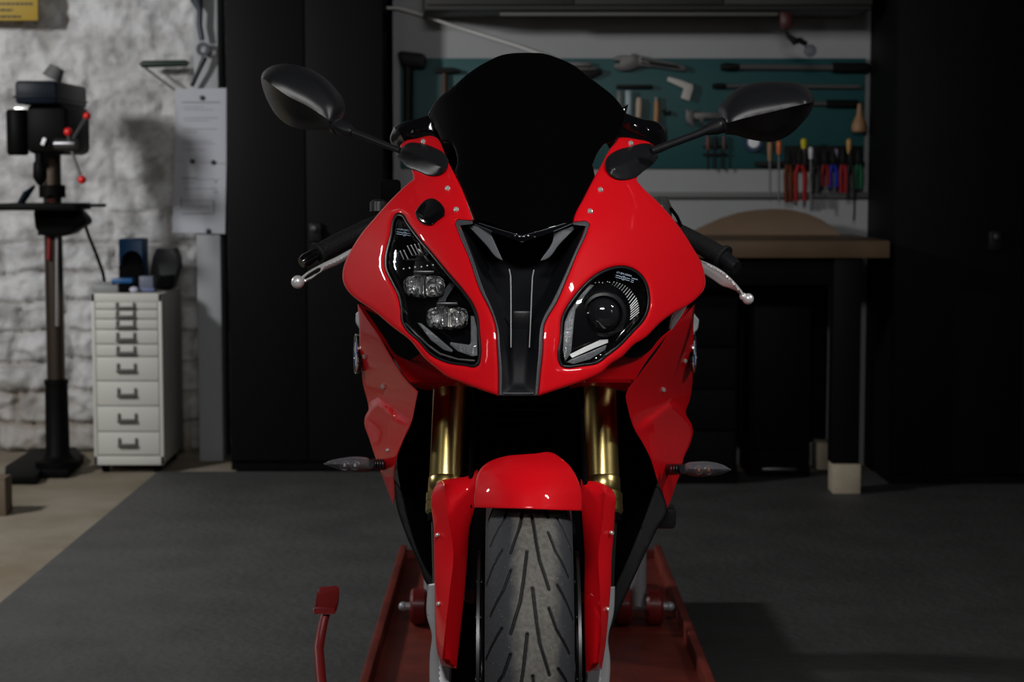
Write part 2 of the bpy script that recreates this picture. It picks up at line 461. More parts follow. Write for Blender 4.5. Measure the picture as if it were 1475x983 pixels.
def ductd(x, y, t):
    rec = smooth(y, [315, 400, 470, 520, 570], [.10, .10, .055, .022, .006])
    return cowl(x, y) + .003 + rec * np.clip(t / 16, 0, 1)
duct = panel('nose_duct', [(661.5,322),(678,364),(699,423),(708.5,444),(718,474),(720.5,503),(723,535),(722.5,570),(770.5,570),(773,535),(775.5,507),(777,481),(783,457),(793.5,438),(813.5,396),(828,363),(844,324),(826,318),(752,336),(681,317)],
      ductd, BLACK_DUCT, bike, th=.004, rnd=None, step=4, corner=30)
bm = B(); tube(bm, [W(x, y, c1(751, y, .020)) for x, y in ((733.5,388),(735.5,398),(736,430),(736,470),(736,501))], .0009, 8); obj('duct_rib', bm, LIGHT_LINE, duct)
bm = B(); tube(bm, [W(x, y, c1(751, y, .020)) for x, y in ((769,389),(766.8,400),(765.5,430),(764,470),(762.5,501))], .0009, 8); obj('duct_rib', bm, LIGHT_LINE, duct)
bm = B(); tube(bm, [W(725, 567, c1(725, 567, .002)), W(769, 567, c1(769, 567, .002))], .0010, 8); obj('duct_lip', bm, GREY_TRIM, duct)
bm = B(); box(bm, W(752, 462, c1(751, 462, .055)), (.028, .01, .028), .003); obj('intake_sensor', bm, BLACK_SATIN, duct)
panel('duct_fin', [(672,323),(690,327),(709,333.7),(707.6,338),(724.6,375.8),(718,373),(700,353)], lambda x, y, t: cowl(x, y) + .012 + (y - 323) * .0006, GREY_SATIN, bike, th=.004, rnd=(1.2,.001), step=3)
panel('duct_fin', [(834,323.5),(815,329),(796,334),(797,339),(778,376.4),(787,373.7),(806,352)], lambda x, y, t: cowl(x, y) + .012 + (y - 323) * .0006, GREY_SATIN, bike, th=.004, rnd=(1.2,.001), step=3)

# ---- tinted screen, its lower trim and the black wings behind it
def scrd(x, y):
    return smooth(y, [76, 150, 250, 340], [3.02, 2.93, 2.80, 2.685]) + 6.0e-6 * (np.asarray(x, float) - 755) ** 2
panel('windscreen', [(616.5,165),(628,145.5),(656,122),(668,111),(685.5,98),(701,89),(722,79.5),(740,76.5),(760,76),(782,77),(805,84),(827,94.4),(849.7,112),(864.7,123),(887,142),(902,163),(896,184),(886,203),(870,208),(862,218),(853.5,237),(857,254),(841,285),(831,306),(825,321),(790,329),(751.5,340),(715,329),(684,320),(673,292),(655,249),(659,234),(655.5,215),(651,206),(637,204),(627,184)],
      lambda x, y, t: scrd(x, y), SCREEN, bike, th=.004, rnd=(2, .002), step=6, corner=24)
panel('screen_trim', [(681,317),(690,321),(715,329),(751.5,340),(790,329),(815,321),(826,317),(826,323),(800,333),(752,349.5),(706,333),(682,324)], lambda x, y, t: scrd(x, y) - .004, BLACK_GLOSS, bike, th=.008, rnd=(1.6, .002), step=3, corner=24)
panel('screen_wing', [(905,150),(902,163),(918.5,169),(953,179.6),(959,186),(961,206),(960,216),(946,222),(920,216),(890,205),(878,215),(870,200),(885,160)],
      ridge(lambda x, y, t: 3.02 + 2e-6 * (x - 750) ** 2, [(890,172),(948,190)], .03, .8), BLACK_GLOSS, bike, th=.02, rnd=(3,.004), step=5)
panel('screen_wing', [(622,165),(600,171),(576.6,177.6),(567,183),(562,202),(566,210),(572.5,214),(590,207),(620,202),(640,207),(634,190)],
      ridge(lambda x, y, t: 3.02 + 2e-6 * (x - 750) ** 2, [(573,188),(582,201)], .03, 1), BLACK_GLOSS, bike, th=.02, rnd=(2,.003), step=4, ang=14)
# instrument cluster seen in the gap beside the screen
bm = B(); box(bm, (0.0, 3.10, 1.165), (.26, .05, .07), .01, rx=.4); obj('instrument_panel', bm, BLACK_MATTE, bike)

bm = B(); tube(bm, [W(x, y, float(scrd(np.array([x]), np.array([y]))[0]) - .004) for x, y in ((684,323.5),(706,332.5),(752,349),(800,332.5),(824,322.5))], .0007, 6); obj('trim_glint', bm, GREY_TRIM, duct)  # thin grey beads stand in for the glint along the V trim
bm = B(); tube(bm, [W(x, y, float(scrd(np.array([x]), np.array([y]))[0]) - .005) for x, y in ((690,321.5),(715,329.5),(751.5,340.5),(790,329.5),(815,321.5))], .0006, 6); obj('trim_glint', bm, GREY_TRIM, duct)
# ---- headlights
def headlight(hole, name):
    g = panel(name, hole, lambda x, y, t: cowl(x, y) + .050 - .046 * (1 - np.clip(t / 9, 0, 1)) ** 2, BLACK_GLOSS, bike, th=.004, rnd=None, step=4)
    O = spline(hole, 4); inn = inset(O, 3.6)
    step = max(1, len(inn) // 110)
    panel('lamp_gasket', [tuple(p) for p in hole], lambda x, y, t: cowl(x, y) + .0025, BLACK_SATIN, g, holes=[[tuple(p) for p in inn[::2]]], th=.006, rnd=(1.4, .0015), step=4)
    cv = inset(O, 3.0)
    panel('lamp_glass', [tuple(p) for p in cv[::2]], lambda x, y, t: cowl(x, y) + .002 + .012 * (1 - np.clip(t / 6, 0, 1)) ** 2, CLEAR, g, th=.002, rnd=None, step=5)
    return g
hl = headlight(HL_L, 'headlight')
hr = headlight(HL_R, 'headlight')
def rrect(x0, y0, x1, y1, r):
    out = []
    for cx, cy, a0 in ((x1 - r, y0 + r, -90), (x1 - r, y1 - r, 0), (x0 + r, y1 - r, 90), (x0 + r, y0 + r, 180)):
        for k in range(4):
            a = math.radians(a0 + 30 * k); out.append((cx + r * math.cos(a), cy + r * math.sin(a)))
    return out
for (x0, y0, x1, y1) in ((581.5,398,640.5,427),(614.5,443.5,674.5,473.5)):
    cx = (x0 + x1) / 2
    panel('projector_lens', rrect(x0, y0, x1, y1, 10), lambda x, y, t: cowl(x, y) + .034 - .016 * np.clip(t / 9, 0, 1) ** .5 + .005 * np.cos((x - cx) * .42) * np.clip(t / 6, 0, 1), CRYSTAL, hl, th=.012, rnd=None, step=2.5, ang=50)
    for dx, m_ in ((-3.5, GREY_TRIM), (1.5, CHROME), (5.5, LED_WHITE)):
        bm = B(); tube(bm, [W(cx + dx, y0 + 2, c1(cx, y0, .015)), W(cx + dx, (y0 + y1) / 2, c1(cx, y0, .008)), W(cx + dx, y1 - 2, c1(cx, y1, .015))], .0018, 10); obj('lens_core', bm, m_, hl)
    bm = B(); box(bm, W(cx, y0 - 6, c1(cx, y0, .022)), (.030, .02, .004), .001); obj('lens_shade', bm, STEEL_DARK, hl)
bm = B()
for x, y in ((581.5,387.5),(590,386.3),(598,385),(607,384.6),(615.5,383),(624,382)): sphere(bm, W(x, y, c1(x, y, .022)), .0013, 10)
obj('reflector_studs', bm, REFLECTOR, hl)
bm = B()
for i in range(7):
    x = 576.5 + i * 5.2; y = 357 - i * 1.2 + (5 if i < 2 else 0)
    tube(bm, [W(x, y, c1(x, y, .018)), W(x + 8 - abs(i - 3), y + 15 - abs(i - 3.5), c1(x, y, .030))], .0009, 6)
obj('reflector_ribs', bm, REFLECTOR, hl)
panel('light_pipe', [(678,455),(683,455),(687.5,475),(688,513),(680,514),(660,507),(648,497),(649,493),(676,497),(678,494)], cd(.022), PIPE, hl, th=.006, rnd=(1.2, .002), step=3, smooth=False)
panel('light_pipe', [(601,465),(607,466),(624,480),(640,494),(653,505),(651,508),(640,505),(620,490)], cd(.020), PIPE, hl, th=.006, rnd=(1.2, .002), step=3, smooth=False)
panel('light_pipe', [(648,407),(656,410),(643,430),(640,441),(629,441),(633,427)], cd(.040), GREY_TRIM, hl, th=.004, rnd=(1, .001), step=3, smooth=False)
bm = B(); tube(bm, [W(x, y, c1(x, y, .010)) for x, y in ((570,414),(575,424),(578,437),(581,448),(587,453))], [.0008, .0018, .0018, .0026, .001], 10); obj('reflector_edge', bm, CHROME, hl)  # chrome tube put in for the highlight along the lower edge
bm = B(); tube(bm, [W(x, y, c1(x, y, .012)) for x, y in ((584,466),(600,482),(616,497),(634,510),(660,518),(684,520))], .0014, 8); obj('reflector_edge', bm, STEEL, hl)
# right lamp: round projector, frosted pipe and comb
pc = W(868, 453, c1(868, 453, .048)); nrm = (.05, -1, .03)
bm = B(); lathe(bm, [(.0335, .0), (.0335, .012), (.0315, .015), (.0275, .016), (.0262, .010), (.0255, .002)], pc, nrm, 48); obj('projector_bezel', bm, BLACK_SATIN, hr, 25)
bm = B(); lathe(bm, [(.0258, .002), (.024, .012), (.019, .019), (.012, .0235), (.006, .0252), (0, .0258)], pc, nrm, 48); obj('projector_lens', bm, mat('dark_projector_glass', (.012, .012, .014), .03, coat=1, spec=.8), hr, 60)
panel('light_pipe', [(814,521),(810.5,505),(813,464),(820,448),(836,425),(850,410),(856,411),(842,427),(829,447),(827,462),(823,506),(820,513)], cd(.020), PIPE, hr, th=.006, rnd=(1.4, .002), step=3, smooth=False)
panel('light_pipe', [(820,511),(842,500),(864,490),(876,489),(876,494),(858,501),(824,516)], lambda x, y, t: cowl(x, y) + .034 - (y - 489) * .0006, mat('pipe_highlight', (.72, .73, .74), .2, spec=.8), hr, th=.006, rnd=(1, .001), step=3, smooth=False)  # pale colour paints in the strong highlight on the lower pipe
panel('light_pipe', [(816,522),(824,517),(850,507),(874,497),(872,504),(850,518),(826,525)], cd(.018), PIPE, hr, th=.006, rnd=(1, .001), step=3, smooth=False)
cb = [((750,300),(770,268)),((800,325),(835,285)),((850,360),(890,310)),((890,405),(940,345)),((920,460),(975,390)),((940,525),(1010,440)),((945,565),(1025,490)),((945,615),(1035,540)),((940,670),(1035,590))]
cb = [tuple((x / 7.375 + 780, y / 7.375 + 370) for x, y in s) for s in cb]
bm = B()
for i in range(len(cb) * 2 - 1):
    a, b = cb[i // 2]
    if i % 2:
        a2, b2 = cb[i // 2 + 1]; a = ((a[0] + a2[0]) / 2, (a[1] + a2[1]) / 2); b = ((b[0] + b2[0]) / 2, (b[1] + b2[1]) / 2)
    tube(bm, [W(*a, c1(*a, .030)), W(*b, c1(*b, .014))], .0007, 6)
for x, y in ((857.5,407.5),(863,407),(868,407.5),(875,406),(878,407)): sphere(bm, W(x, y, c1(x, y, .02)), .0008, 8)
obj('reflector_comb', bm, REFLECTOR, hr)
for pts in (((887,491),(901,474),(919,455)), ((902,480),(910,470),(920,458)), ((876,480),(888,478),(899,475)), ((866,516),(885,502),(905,484))):
    bm = B(); tube(bm, [W(x, y, c1(x, y, .012)) for x, y in pts], .0011, 8); obj('reflector_edge', bm, CHROME, hr)
def marking(parent, px, py, ang, size, mirror=False):
    cu = bpy.data.curves.new('type_marking', 'FONT'); cu.body = 'LY-BM-S000A'; cu.size = size; cu.extrude = .0001
    cu.materials.append(MARK)
    fo = bpy.data.objects.new('tmp_text', cu); COL.objects.link(fo)
    me = bpy.data.meshes.new_from_object(fo.evaluated_get(bpy.context.evaluated_depsgraph_get())); bpy.data.objects.remove(fo)
    o = bpy.data.objects.new('type_marking', me); _place(o, W(px, py, c1(px, py, -.0008)), parent)
    o.rotation_euler = (PI / 2, ang, 0.10 if px > XC else -.10)
    bm = B(); y = c1(px, py, -.0006)
    def bar(x0, y0, L, w=.0010):
        c, s = math.cos(ang), math.sin(ang)
        p = W(px + x0 * c - y0 * s, py + x0 * s + y0 * c, y); q = W(px + (x0 + L) * c - y0 * s, py + (x0 + L) * s + y0 * c, y)
        tube(bm, [p, q], w * .5, 6)
    for k in (3.2, 6.0): bar(0, k, 8); bar(15, k, 6)
    bar(23, 1.5 if px > XC else 2, 9); bar(23, 4.2, 4); bar(23, 6.8, 4)
    c, s = math.cos(ang), math.sin(ang)
    ring = [W(px + (11.5 + 2.8 * math.cos(a)) * c - (4.6 + 2.8 * math.sin(a)) * s, py + (11.5 + 2.8 * math.cos(a)) * s + (4.6 + 2.8 * math.sin(a)) * c, y) for a in [2 * PI * k / 16 for k in range(17)]]
    tube(bm, ring, .0004, 6)
    for dy in (3.2, 4.6, 6.0): bar(10.6, dy, 2.2, .0007)
    obj('type_marking', bm, MARK, parent)
marking(hr, 888, 393.5, math.radians(15), .0040)
marking(hl, 572, 331, math.radians(8), .0034)

# ---- mirrors
def mirror(out, crease, base_o, base_r, rod, rad, yb, ym):
    m = panel('mirror', out, ridge2(lambda x, y, t: ym + .030 * (1 - np.clip(t / 16, 0, 1)) ** 2, crease, .052), BLACK_SATIN, bike, th=.03, rnd=(2.5, .004), step=4, ang=50, creases=[crease])
    return m
mL = mirror([(376,112),(379,104),(390,96),(400.7,92.8),(421,92.5),(436,96),(462,108),(482,126),(495,145),(497,159),(492,171),(487,178),(478,187),(466,187),(455,187.5),(436,186.5),(417,181),(400.7,169),(387,148.6),(380,132),(376.5,119)],
            [(379,113),(394,124),(414,138),(441,152),(462,165),(484,180)], None, None, None, None, None, 3.03)
mR = mirror([(1034,170),(1034,162),(1036,153.7),(1042,145.6),(1054,133),(1076,122.5),(1101.7,117.6),(1126,117.5),(1149,119.8),(1165.4,129),(1173,144),(1169.5,158),(1156,176.8),(1133,197),(1115,204),(1095,203.5),(1076,200),(1057,194.6),(1045,194),(1040,186)],
            [(1038,181),(1054,175.4),(1080,168.5),(1108.5,162),(1149,152),(1168,148)], None, None, None, None, None, 3.03)
bm = B(); lathe(bm, [(0, 0), (.0125, 0), (.0125, .008), (.0105, .009), (.0105, .030), (.0062, .040), (0, .040)], W(481, 180, 3.0), (W(505, 190, 2.98) - W(481, 180, 3.0)), 20); obj('mirror_collar', bm, BLACK_SATIN, mL)
bm = B(); tube(bm, [W(498, 187, 2.985), W(520, 195, 2.975), W(576, 217, 2.945)], [.0055, .0052, .0048], 14); obj('mirror_stem', bm, BLACK_SATIN, mL)
bm = B(); lathe(bm, [(0, 0), (.0128, 0), (.0128, .004), (.0118, .005), (.0118, .007), (.0125, .008), (.0125, .012), (.0078, .034), (0, .034)], W(1041, 180, 3.0), (W(1010, 190, 2.98) - W(1041, 180, 3.0)), 20); obj('mirror_collar', bm, BLACK_SATIN, mR)
bm = B(); tube(bm, [W(1022, 186, 2.985), W(1000, 195, 2.975), W(938, 218, 2.945)], [.0068, .0060, .0060], 14); obj('mirror_stem', bm, BLACK_SATIN, mR)
panel('mirror_base', [(571,219),(578,213.5),(586,207),(608,206.8),(626.8,213),(640,221),(646.4,232),(643,246),(635,252),(618.6,253.6),(601,246.8),(584.7,240),(576.6,230),(570.5,225.5)],
      ridge2(cd(-.004), [(574,217),(590,219),(610,226),(637,241)], .024), BLACK_SATIN, mL, th=.02, rnd=(2, .003), step=3, ang=50)
panel('mirror_base', [(871,237),(875,226.4),(887.5,217),(907.8,211),(932,206.5),(940,209),(945.8,218),(948.5,226.4),(940,237),(926.8,247),(917,255),(899.7,259.7),(886,258),(875,249.5)],
      ridge2(cd(-.004), [(884,243),(910,234),(940,221)], .024), BLACK_SATIN, mR, th=.02, rnd=(2, .003), step=3, ang=50)

# ---- handlebars
barL = B(); tube(barL, [W(458,366,3.14), W(490,349,3.17), W(530,330,3.20), W(600,300,3.24)], .0165, 18)
gripL = obj('hand_grip', barL, RUBBER, bike)
bm = B(); lathe(bm, [(0, 0), (.0195, 0), (.0205, .003), (.0195, .007), (.0165, .009), (0, .009)], W(456, 367, 3.139), W(470, 360, 3.15) - W(456, 367, 3.139), 20); obj('grip_flange', bm, RUBBER, gripL)
bm = B(); tube(bm, [W(434,379,3.12), W(440,375.5,3.125), W(457,366.5,3.139)], [.0085, .0115, .0115], 16); obj('bar_end', bm, BLACK_GLOSS, gripL)
barR = B(); tube(barR, [W(1042,371,3.14), W(1012,354,3.17), W(985,340,3.20), W(900,300,3.24)], .0165, 18)
gripR = obj('hand_grip', barR, RUBBER, bike)
bm = B(); lathe(bm, [(0, 0), (.0205, 0), (.0215, .003), (.0205, .007), (.0165, .009), (0, .009)], W(1044, 372, 3.139), W(1030, 364, 3.15) - W(1044, 372, 3.139), 20); obj('grip_flange', bm, RUBBER, gripR)
bm = B(); tube(bm, [W(1061,386,3.12), W(1056,383,3.125), W(1043,372,3.139)], [.0115, .013, .013], 16); obj('bar_end', bm, BLACK_SATIN, gripR)
bm = B(); sphere(bm, W(429, 406, 3.06), .0105, 24); lev = obj('lever_ball', bm, SILVER, None) ; bpy.data.objects.remove(lev)
lvL = panel('brake_lever', [(431,402),(434,399),(440,394),(462,381),(485,370),(509,357),(520,352),(520,362),(505,371),(490,380),(465,391),(444,405),(438,408),(433,408)],
            lambda x, y, t: 3.06 + (x - 430) * .0004 - .006 * np.clip(t / 5, 0, 1), SILVER, bike, holes=[[(438.5,400),(441,397.5),(452,390),(459,386),(462.5,387),(461,390.5),(452,396),(442,401.5),(439,402.5)]], th=.010, rnd=(2, .003), step=2.5)
bm = B(); sphere(bm, W(429, 406.5, 3.062), .0108, 24); obj('lever_ball', bm, SILVER, lvL)
lvR = panel('clutch_lever', [(1000,369),(1008,374),(1022,380),(1040,390),(1055,403),(1064,413),(1073,425),(1069,430),(1062,421),(1052,416),(1040,412),(1028,404),(1016,396),(1000,387)],
            ridge(lambda x, y, t: 3.06 - (x - 1075) * .0004, [(1003,371.5),(1022,382.5),(1040,393),(1055,406),(1069,424)], .010, 1), SILVER, bike, th=.010, rnd=(1.2, .002), step=2.5)
bm = B(); sphere(bm, W(1077.5, 431, 3.062), .0092, 24); sphere(bm, W(1070.5, 427.5, 3.062), .0062, 16); obj('lever_ball', bm, SILVER, lvR)
bm = B(); lathe(bm, [(0, 0), (.017, 0), (.017, .022), (.013, .032), (.008, .040), (0, .040)], W(953, 318, 3.16), (0, .1, 1), 24); obj('fluid_reservoir', bm, mat('smoky_reservoir', (.10, .10, .10), .25), gripR)
bm = B(); tube(bm, [W(966, 300, 3.15), W(975, 312, 3.14), W(981, 325, 3.15)], .003, 8); obj('brake_hose', bm, BLACK_MATTE, gripR)
bm = B(); lathe(bm, [(0, 0), (.014, 0), (.014, .016), (.008, .02), (0, .02)], W(545, 305, 3.17), (0, .1, 1), 20); obj('switch_block', bm, STEEL_DARK, gripL)
bm = B(); box(bm, W(562, 276, 3.2), (.035, .03, .04), .006); obj('switch_block', bm, BLACK_MATTE, gripL)

# ---- inner fairing, side fairings
def inn(x, y, t): return smooth(y, [436, 500, 540, 552, 562], [3.02, 2.95, 2.86, 2.845, 2.90])
panel('inner_fairing', [(516,438),(540,447),(570,468),(598,490),(620,513),(650,536),(690,552),(690,560),(650,556),(604,560),(598,556),(588,548),(570,520),(545,482),(526,456)], inn, RED, bike, th=.004, rnd=None, step=5)
panel('inner_fairing', [(992,444),(965,456),(935,478),(905,500),(880,520),(850,542),(820,552),(820,560),(852,556),(900,564),(908,556),(930,522),(960,484),(985,455)], inn, RED, bike, th=.004, rnd=None, step=5)
panel('dark_backing', [(524,444),(560,462),(600,488),(612,505),(590,520),(572,512),(552,484),(538,464)], lambda x, y, t: 2.925 + 0 * x + (560 - x) * .0012, BLACK_MATTE, bike, th=.004, rnd=None, step=5)  # plain black backing sheets filling the dark hollows by the inner fairing
panel('dark_backing', [(975,452),(946,465),(912,490),(890,508),(905,516),(930,510),(950,488),(972,466)], lambda x, y, t: 2.925 + 0 * x + (x - 945) * .0012, BLACK_MATTE, bike, th=.004, rnd=None, step=5)

fe_L_y = [436, 469, 508.6, 544.6, 564.4, 580.7, 610.5, 637.6, 655, 673, 694, 727]
fe_L_x = [514, 537.5, 560.5, 583.6, 602.5, 599, 592.4, 580, 573.4, 569, 568, 567.5]
def soft(ys, xs):
    yy = np.arange(380, 800.); k = np.exp(-.5 * (np.arange(-60, 61) / 22.) ** 2); k /= k.sum()
    return yy[60:-60], np.convolve(np.interp(yy, ys, xs), k, 'same')[60:-60]
SLy, SLx = soft(fe_L_y, fe_L_x)
def sideL(x, y, t):
    e = np.interp(y, SLy, SLx) - x
    d = smooth(y, [436, 500, 565, 640, 730], [3.07, 2.95, 2.86, 2.925, 3.05]) + .0037 * e + 1.2e-5 * e * e
    yc_ = np.interp(x, [520, 528, 536, 545, 555, 567, 580, 594], [600, 592, 580, 574, 581, 594, 603, 606])
    b = np.interp(y - yc_, [0, 5, 9, 125], [0, .85, 1, -.5]) * np.clip((e + 2) / 30, 0, 1)
    return d - .026 * b
sfL = panel('side_fairing', [(515,438),(524,450),(537.5,469),(560.5,508.6),(583.6,544.6),(602.5,564.4),(599,581),(592.4,610.5),(580,637.6),(573.4,655),(569,673),(568,694),(568.6,716),(566.5,728),(550,685),(539.5,656),(531,630),(525,612),(526,600),(531,590),(530,582),(523,553.6),(521,535),(518,511),(517.5,474.7),(516.5,454)],
            sideL, RED, bike, th=.005, rnd=(2.5, .004), step=4, corner=50)
fe_R_y = [438, 475, 503.7, 540, 571.5, 587, 618, 641, 660, 690, 714, 735]
fe_R_x = [1001, 966.8, 947.8, 920.7, 901, 904, 913.4, 927, 936.4, 946, 956, 960]
SRy, SRx = soft(fe_R_y, fe_R_x)
def sideR(x, y, t):
    e = x - np.interp(y, SRy, SRx)
    d = smooth(y, [436, 500, 572, 640, 735], [3.07, 2.95, 2.86, 2.925, 3.05]) + .0037 * e + 1.2e-5 * e * e
    yc_ = np.interp(x, [905, 920, 940, 955, 966, 975, 988, 1000], [618, 612, 597, 586, 578, 582, 597, 604])
    b = np.interp(y - yc_, [0, 5, 9, 125], [0, .85, 1, -.5]) * np.clip((e + 2) / 30, 0, 1)
    return d - .026 * b
sfR = panel('side_fairing', [(1001,438),(985,456),(966.8,475),(947.8,503.7),(920.7,540),(901,571.5),(904,587),(913.4,618),(927,641),(936.4,660),(946,690),(950,702),(956,716),(959.5,736),(963,729),(975,695),(980,683),(985.5,658),(993.4,641),(998,619.7),(996,611.5),(988,596.6),(994,575),(996.8,558),(998,535),(999.5,500),(999,470),(1000,450)],
            sideR, RED, bike, th=.005, rnd=(2.5, .004), step=4, corner=50)
def s1(f, x, y, off=0): return float(f(np.array([x], float), np.array([y], float), np.array([9.]))[0]) + off
for x, y in ((526,514),(552.5,557.5)): screw(x, y, s1(sideL, x, y, -.002), sfL, (-.45, -.85, .2), .0042)
screw(558.5, 649, s1(sideL, 558.5, 649, -.002), sfL, (-.45, -.85, .2), .003)
for x, y in ((986,520.5),(955,562)): screw(x, y, s1(sideR, x, y, -.002), sfR, (.45, -.85, .2), .0042)
# pale bodywork corners behind the fairing
panel('tank_cover', [(519,446),(512.5,452),(513,466),(518,474),(524,474),(540,462),(536,452),(526,446)], lambda x, y, t: 3.20 + 0 * x, WHITE_PLASTIC, bike, th=.02, rnd=(2, .006), step=3)
panel('tank_cover', [(997,447),(1000,452),(1007,461),(1004,476),(997,483),(985,470),(990,455)], lambda x, y, t: 3.24 + 0 * x, WHITE_PLASTIC, bike, th=.02, rnd=(2, .006), step=3)
panel('frame_spar', [(990,441),(970,452.5),(962.5,473),(967,476.5),(978,461)], lambda x, y, t: 2.93 + 0 * x, WHITE_PLASTIC, bike, th=.01, rnd=(1.5, .003), step=3)
# roundel on each fairing side: black ring, white and blue quarters
def roundel(px, py, y, sx):
    R = .032; c = W(px, py, y); n = Vector((sx * .985, -.17, .02)).normalized(); q = n.to_track_quat('Z', 'Y')
    bm = B(); lathe(bm, [(0, 0), (R, 0), (R, .004), (R * .93, .0055), (R * .70, .0055), (R * .68, .0045), (0, .0045)], c, n, 40); b = obj('roundel', bm, BLACK_GLOSS, sfL if sx < 0 else sfR)
    for m_, ks in ((BLUE, (0, 2)), (WHITE_ENAMEL, (1, 3))):
        bm = B()
        for k in ks:
            pts = [Vector((0, 0, 0))] + [Vector((R * .66 * math.cos(a), R * .66 * math.sin(a), 0)) for a in [PI / 2 * (k + j / 8) for j in range(9)]]
            prism(bm, [c + n * .005 + q @ p for p in pts], n * .001)
        obj('roundel_quarters', bm, m_, sfL if sx < 0 else sfR)
    bm = B(); lathe(bm, [(R * .98, .004), (R * 1.04, .004), (R * 1.04, .0065), (R * .98, .0065)], c, n, 40, closed=True); obj('roundel_rim', bm, CHROME, sfL if sx < 0 else sfR)
roundel(996, 509, s1(sideR, 994, 509, .03), 1)
roundel(517.5, 510, s1(sideL, 519, 510, .03), -1)

# ---- dark lower fairing, belly pan, radiator
lf = lambda x, y, t: 2.96 + 0.0003 * (850 - y) + 0 * x
panel('lower_fairing', [(568,690),(568.5,714),(585.6,773),(603,812),(618,846),(626,852),(626,836),(619,826),(600,786),(588,745),(577,704)], lf, BLACK_PANEL, bike, th=.01, rnd=(2, .004), step=5)
panel('lower_fairing', [(944,700),(950,703),(957,718),(961,733),(945,766),(930,797),(908.6,843),(890,885),(876,918),(872,905),(884,850),(903,806),(925,752)], lf, BLACK_PANEL, bike, th=.01, rnd=(2, .004), step=5)
panel('belly_pan', [(572,672),(600,560),(903,565),(935,655),(946,700),(930,760),(905,815),(884,868),(874,915),(872,1010),(646,1010),(628,870),(618,830),(596,778),(578,710)], lambda x, y, t: 3.08 - .00008 * (y - 560) + .10 * np.clip(t / 60, 0, 1), BLACK_MATTE, bike, th=.01, rnd=None, step=10)
bm = B()
for k in range(26):
    z = .50 + k * .016; box(bm, (0.028, 3.05, z), (.235, .012, .003))
box(bm, (-.10, 3.05, .70), (.02, .03, .44), .004); box(bm, (.155, 3.05, .70), (.02, .03, .44), .004)
obj('radiator', bm, BLACK_MATTE, bike)
bm = B(); box(bm, W(957, 744, 3.12), (.035, .05, .035), .006); obj('frame_slider', bm, BLACK_SATIN, bike)

# ---- indicators
def indicator(out, stem, leds, sgn, ledm, par):
    base = 2.985
    s = B(); tube(s, [W(*stem[0], base + .075), W(*stem[1], base)], [.0095, .0075], 14)
    for k in range(5):
        p = W(stem[0][0] + (stem[1][0] - stem[0][0]) * (.3 + .14 * k), stem[0][1] + (stem[1][1] - stem[0][1]) * (.3 + .14 * k), base + .01)
        tube(s, [p, p + Vector((.0015, 0, 0))], .0095, 14)
    o = obj('indicator', s, BLACK_SATIN, bike)
    panel('indicator_body', out, lambda x, y, t: base + .010 + 0 * x, BLACK_SATIN, o, th=.010, rnd=(3, .004), step=3)
    panel('indicator_lens', out, lambda x, y, t: base + .009 - .018 * (np.clip(t / 10, 0, 1)) ** .55, SIGNAL_LENS, o, th=0, rnd=None, step=2.5)
    for x, y in leds:
        p = W(x, y, base + .006)
        b = B(); lathe(b, [(.0078, 0), (.0078, .004), (.0062, .005), (.0060, .0015), (0, .0012)], p, (0, -1, 0), 24); obj('led_reflector', b, CHROME, o)
        b = B(); sphere(b, p + Vector((0, -.003, 0)), (.0022, .002, .0028), 12); obj('led_chip', b, ledm, o)
    return o
indicator([(465,668.5),(477,663.5),(494.7,659.7),(508,658),(522,658.6),(530,660),(535,665),(535,676),(532,679.5),(515,681),(501.5,680),(477,672.8)], ((559,670),(533,669)), ((496.5,670.5),(511.5,670.5)), -1, LED_WHITE, bike)
indicator([(1053.7,677),(1039.5,669.2),(1017,665),(1003,665.3),(990,667),(984,670.5),(983.5,680),(986,683.5),(1000.6,686.6),(1024.5,686),(1045.5,681.6)], ((957,677),(985,676)), ((1006.6,677),(1020.8,677)), 1, AMBER, bike)

# ---- fork
def fork(top, bot, y_top, y_bot, low, side):
    a, b = W(*top, y_top), W(*bot, y_bot); o = B()
    tube(o, [a, a.lerp(b, .5), b], .0262, 40)
    t = obj('fork_tube', o, GOLD, bike, 60)
    d = (b - a).normalized(); o = B()
    lathe(o, [(.0262, -.012), (.0275, -.010), (.0275, .010), (.0262, .012), (.0300, .014), (.0300, .026), (.0285, .028), (.0300, .030), (.0300, .042), (.026, .046), (0, .046)], b, d, 40)
    obj('fork_collar', o, GOLD, t)
    o = B(); e = b + d * .046; tube(o, [e, e + d * .012], .026, 24); obj('fork_seal', o, BLACK_MATTE, t)
    o = B(); tube(o, [e, W(645 if side < 0 else 861, 900, 2.80)], .0212, 28); obj('fork_slider', o, STEEL_DARK, t)
    return t
fkL = fork((650,520), (642.5,700), 2.968, 2.885, None, -1)
fkR = fork((862,520), (868,700), 2.968, 2.885, None, 1)
panel('fork_foot', [(616.5,842),(627,840),(640,850),(650,960),(648,1000),(618.5,1000),(619.5,940),(622,918),(614.5,886)], lambda x, y, t: 2.765 - .0004 * (y - 840) + .0012 * np.clip(632 - x, 0, 30), ALLOY_PAINT, bike, th=.05, rnd=(2.5, .006), step=4, ang=25, creases=[[(614.5,886),(640,886)]])
panel('fork_foot', [(886,845),(884,884),(876,922),(879,950),(877,1000),(842,1000),(846,950),(862,850),(876,846)], lambda x, y, t: 2.765 - .0004 * (y - 840) + .0012 * np.clip(x - 866, 0, 30), ALLOY_PAINT, bike, th=.05, rnd=(2.5, .006), step=4, ang=25)

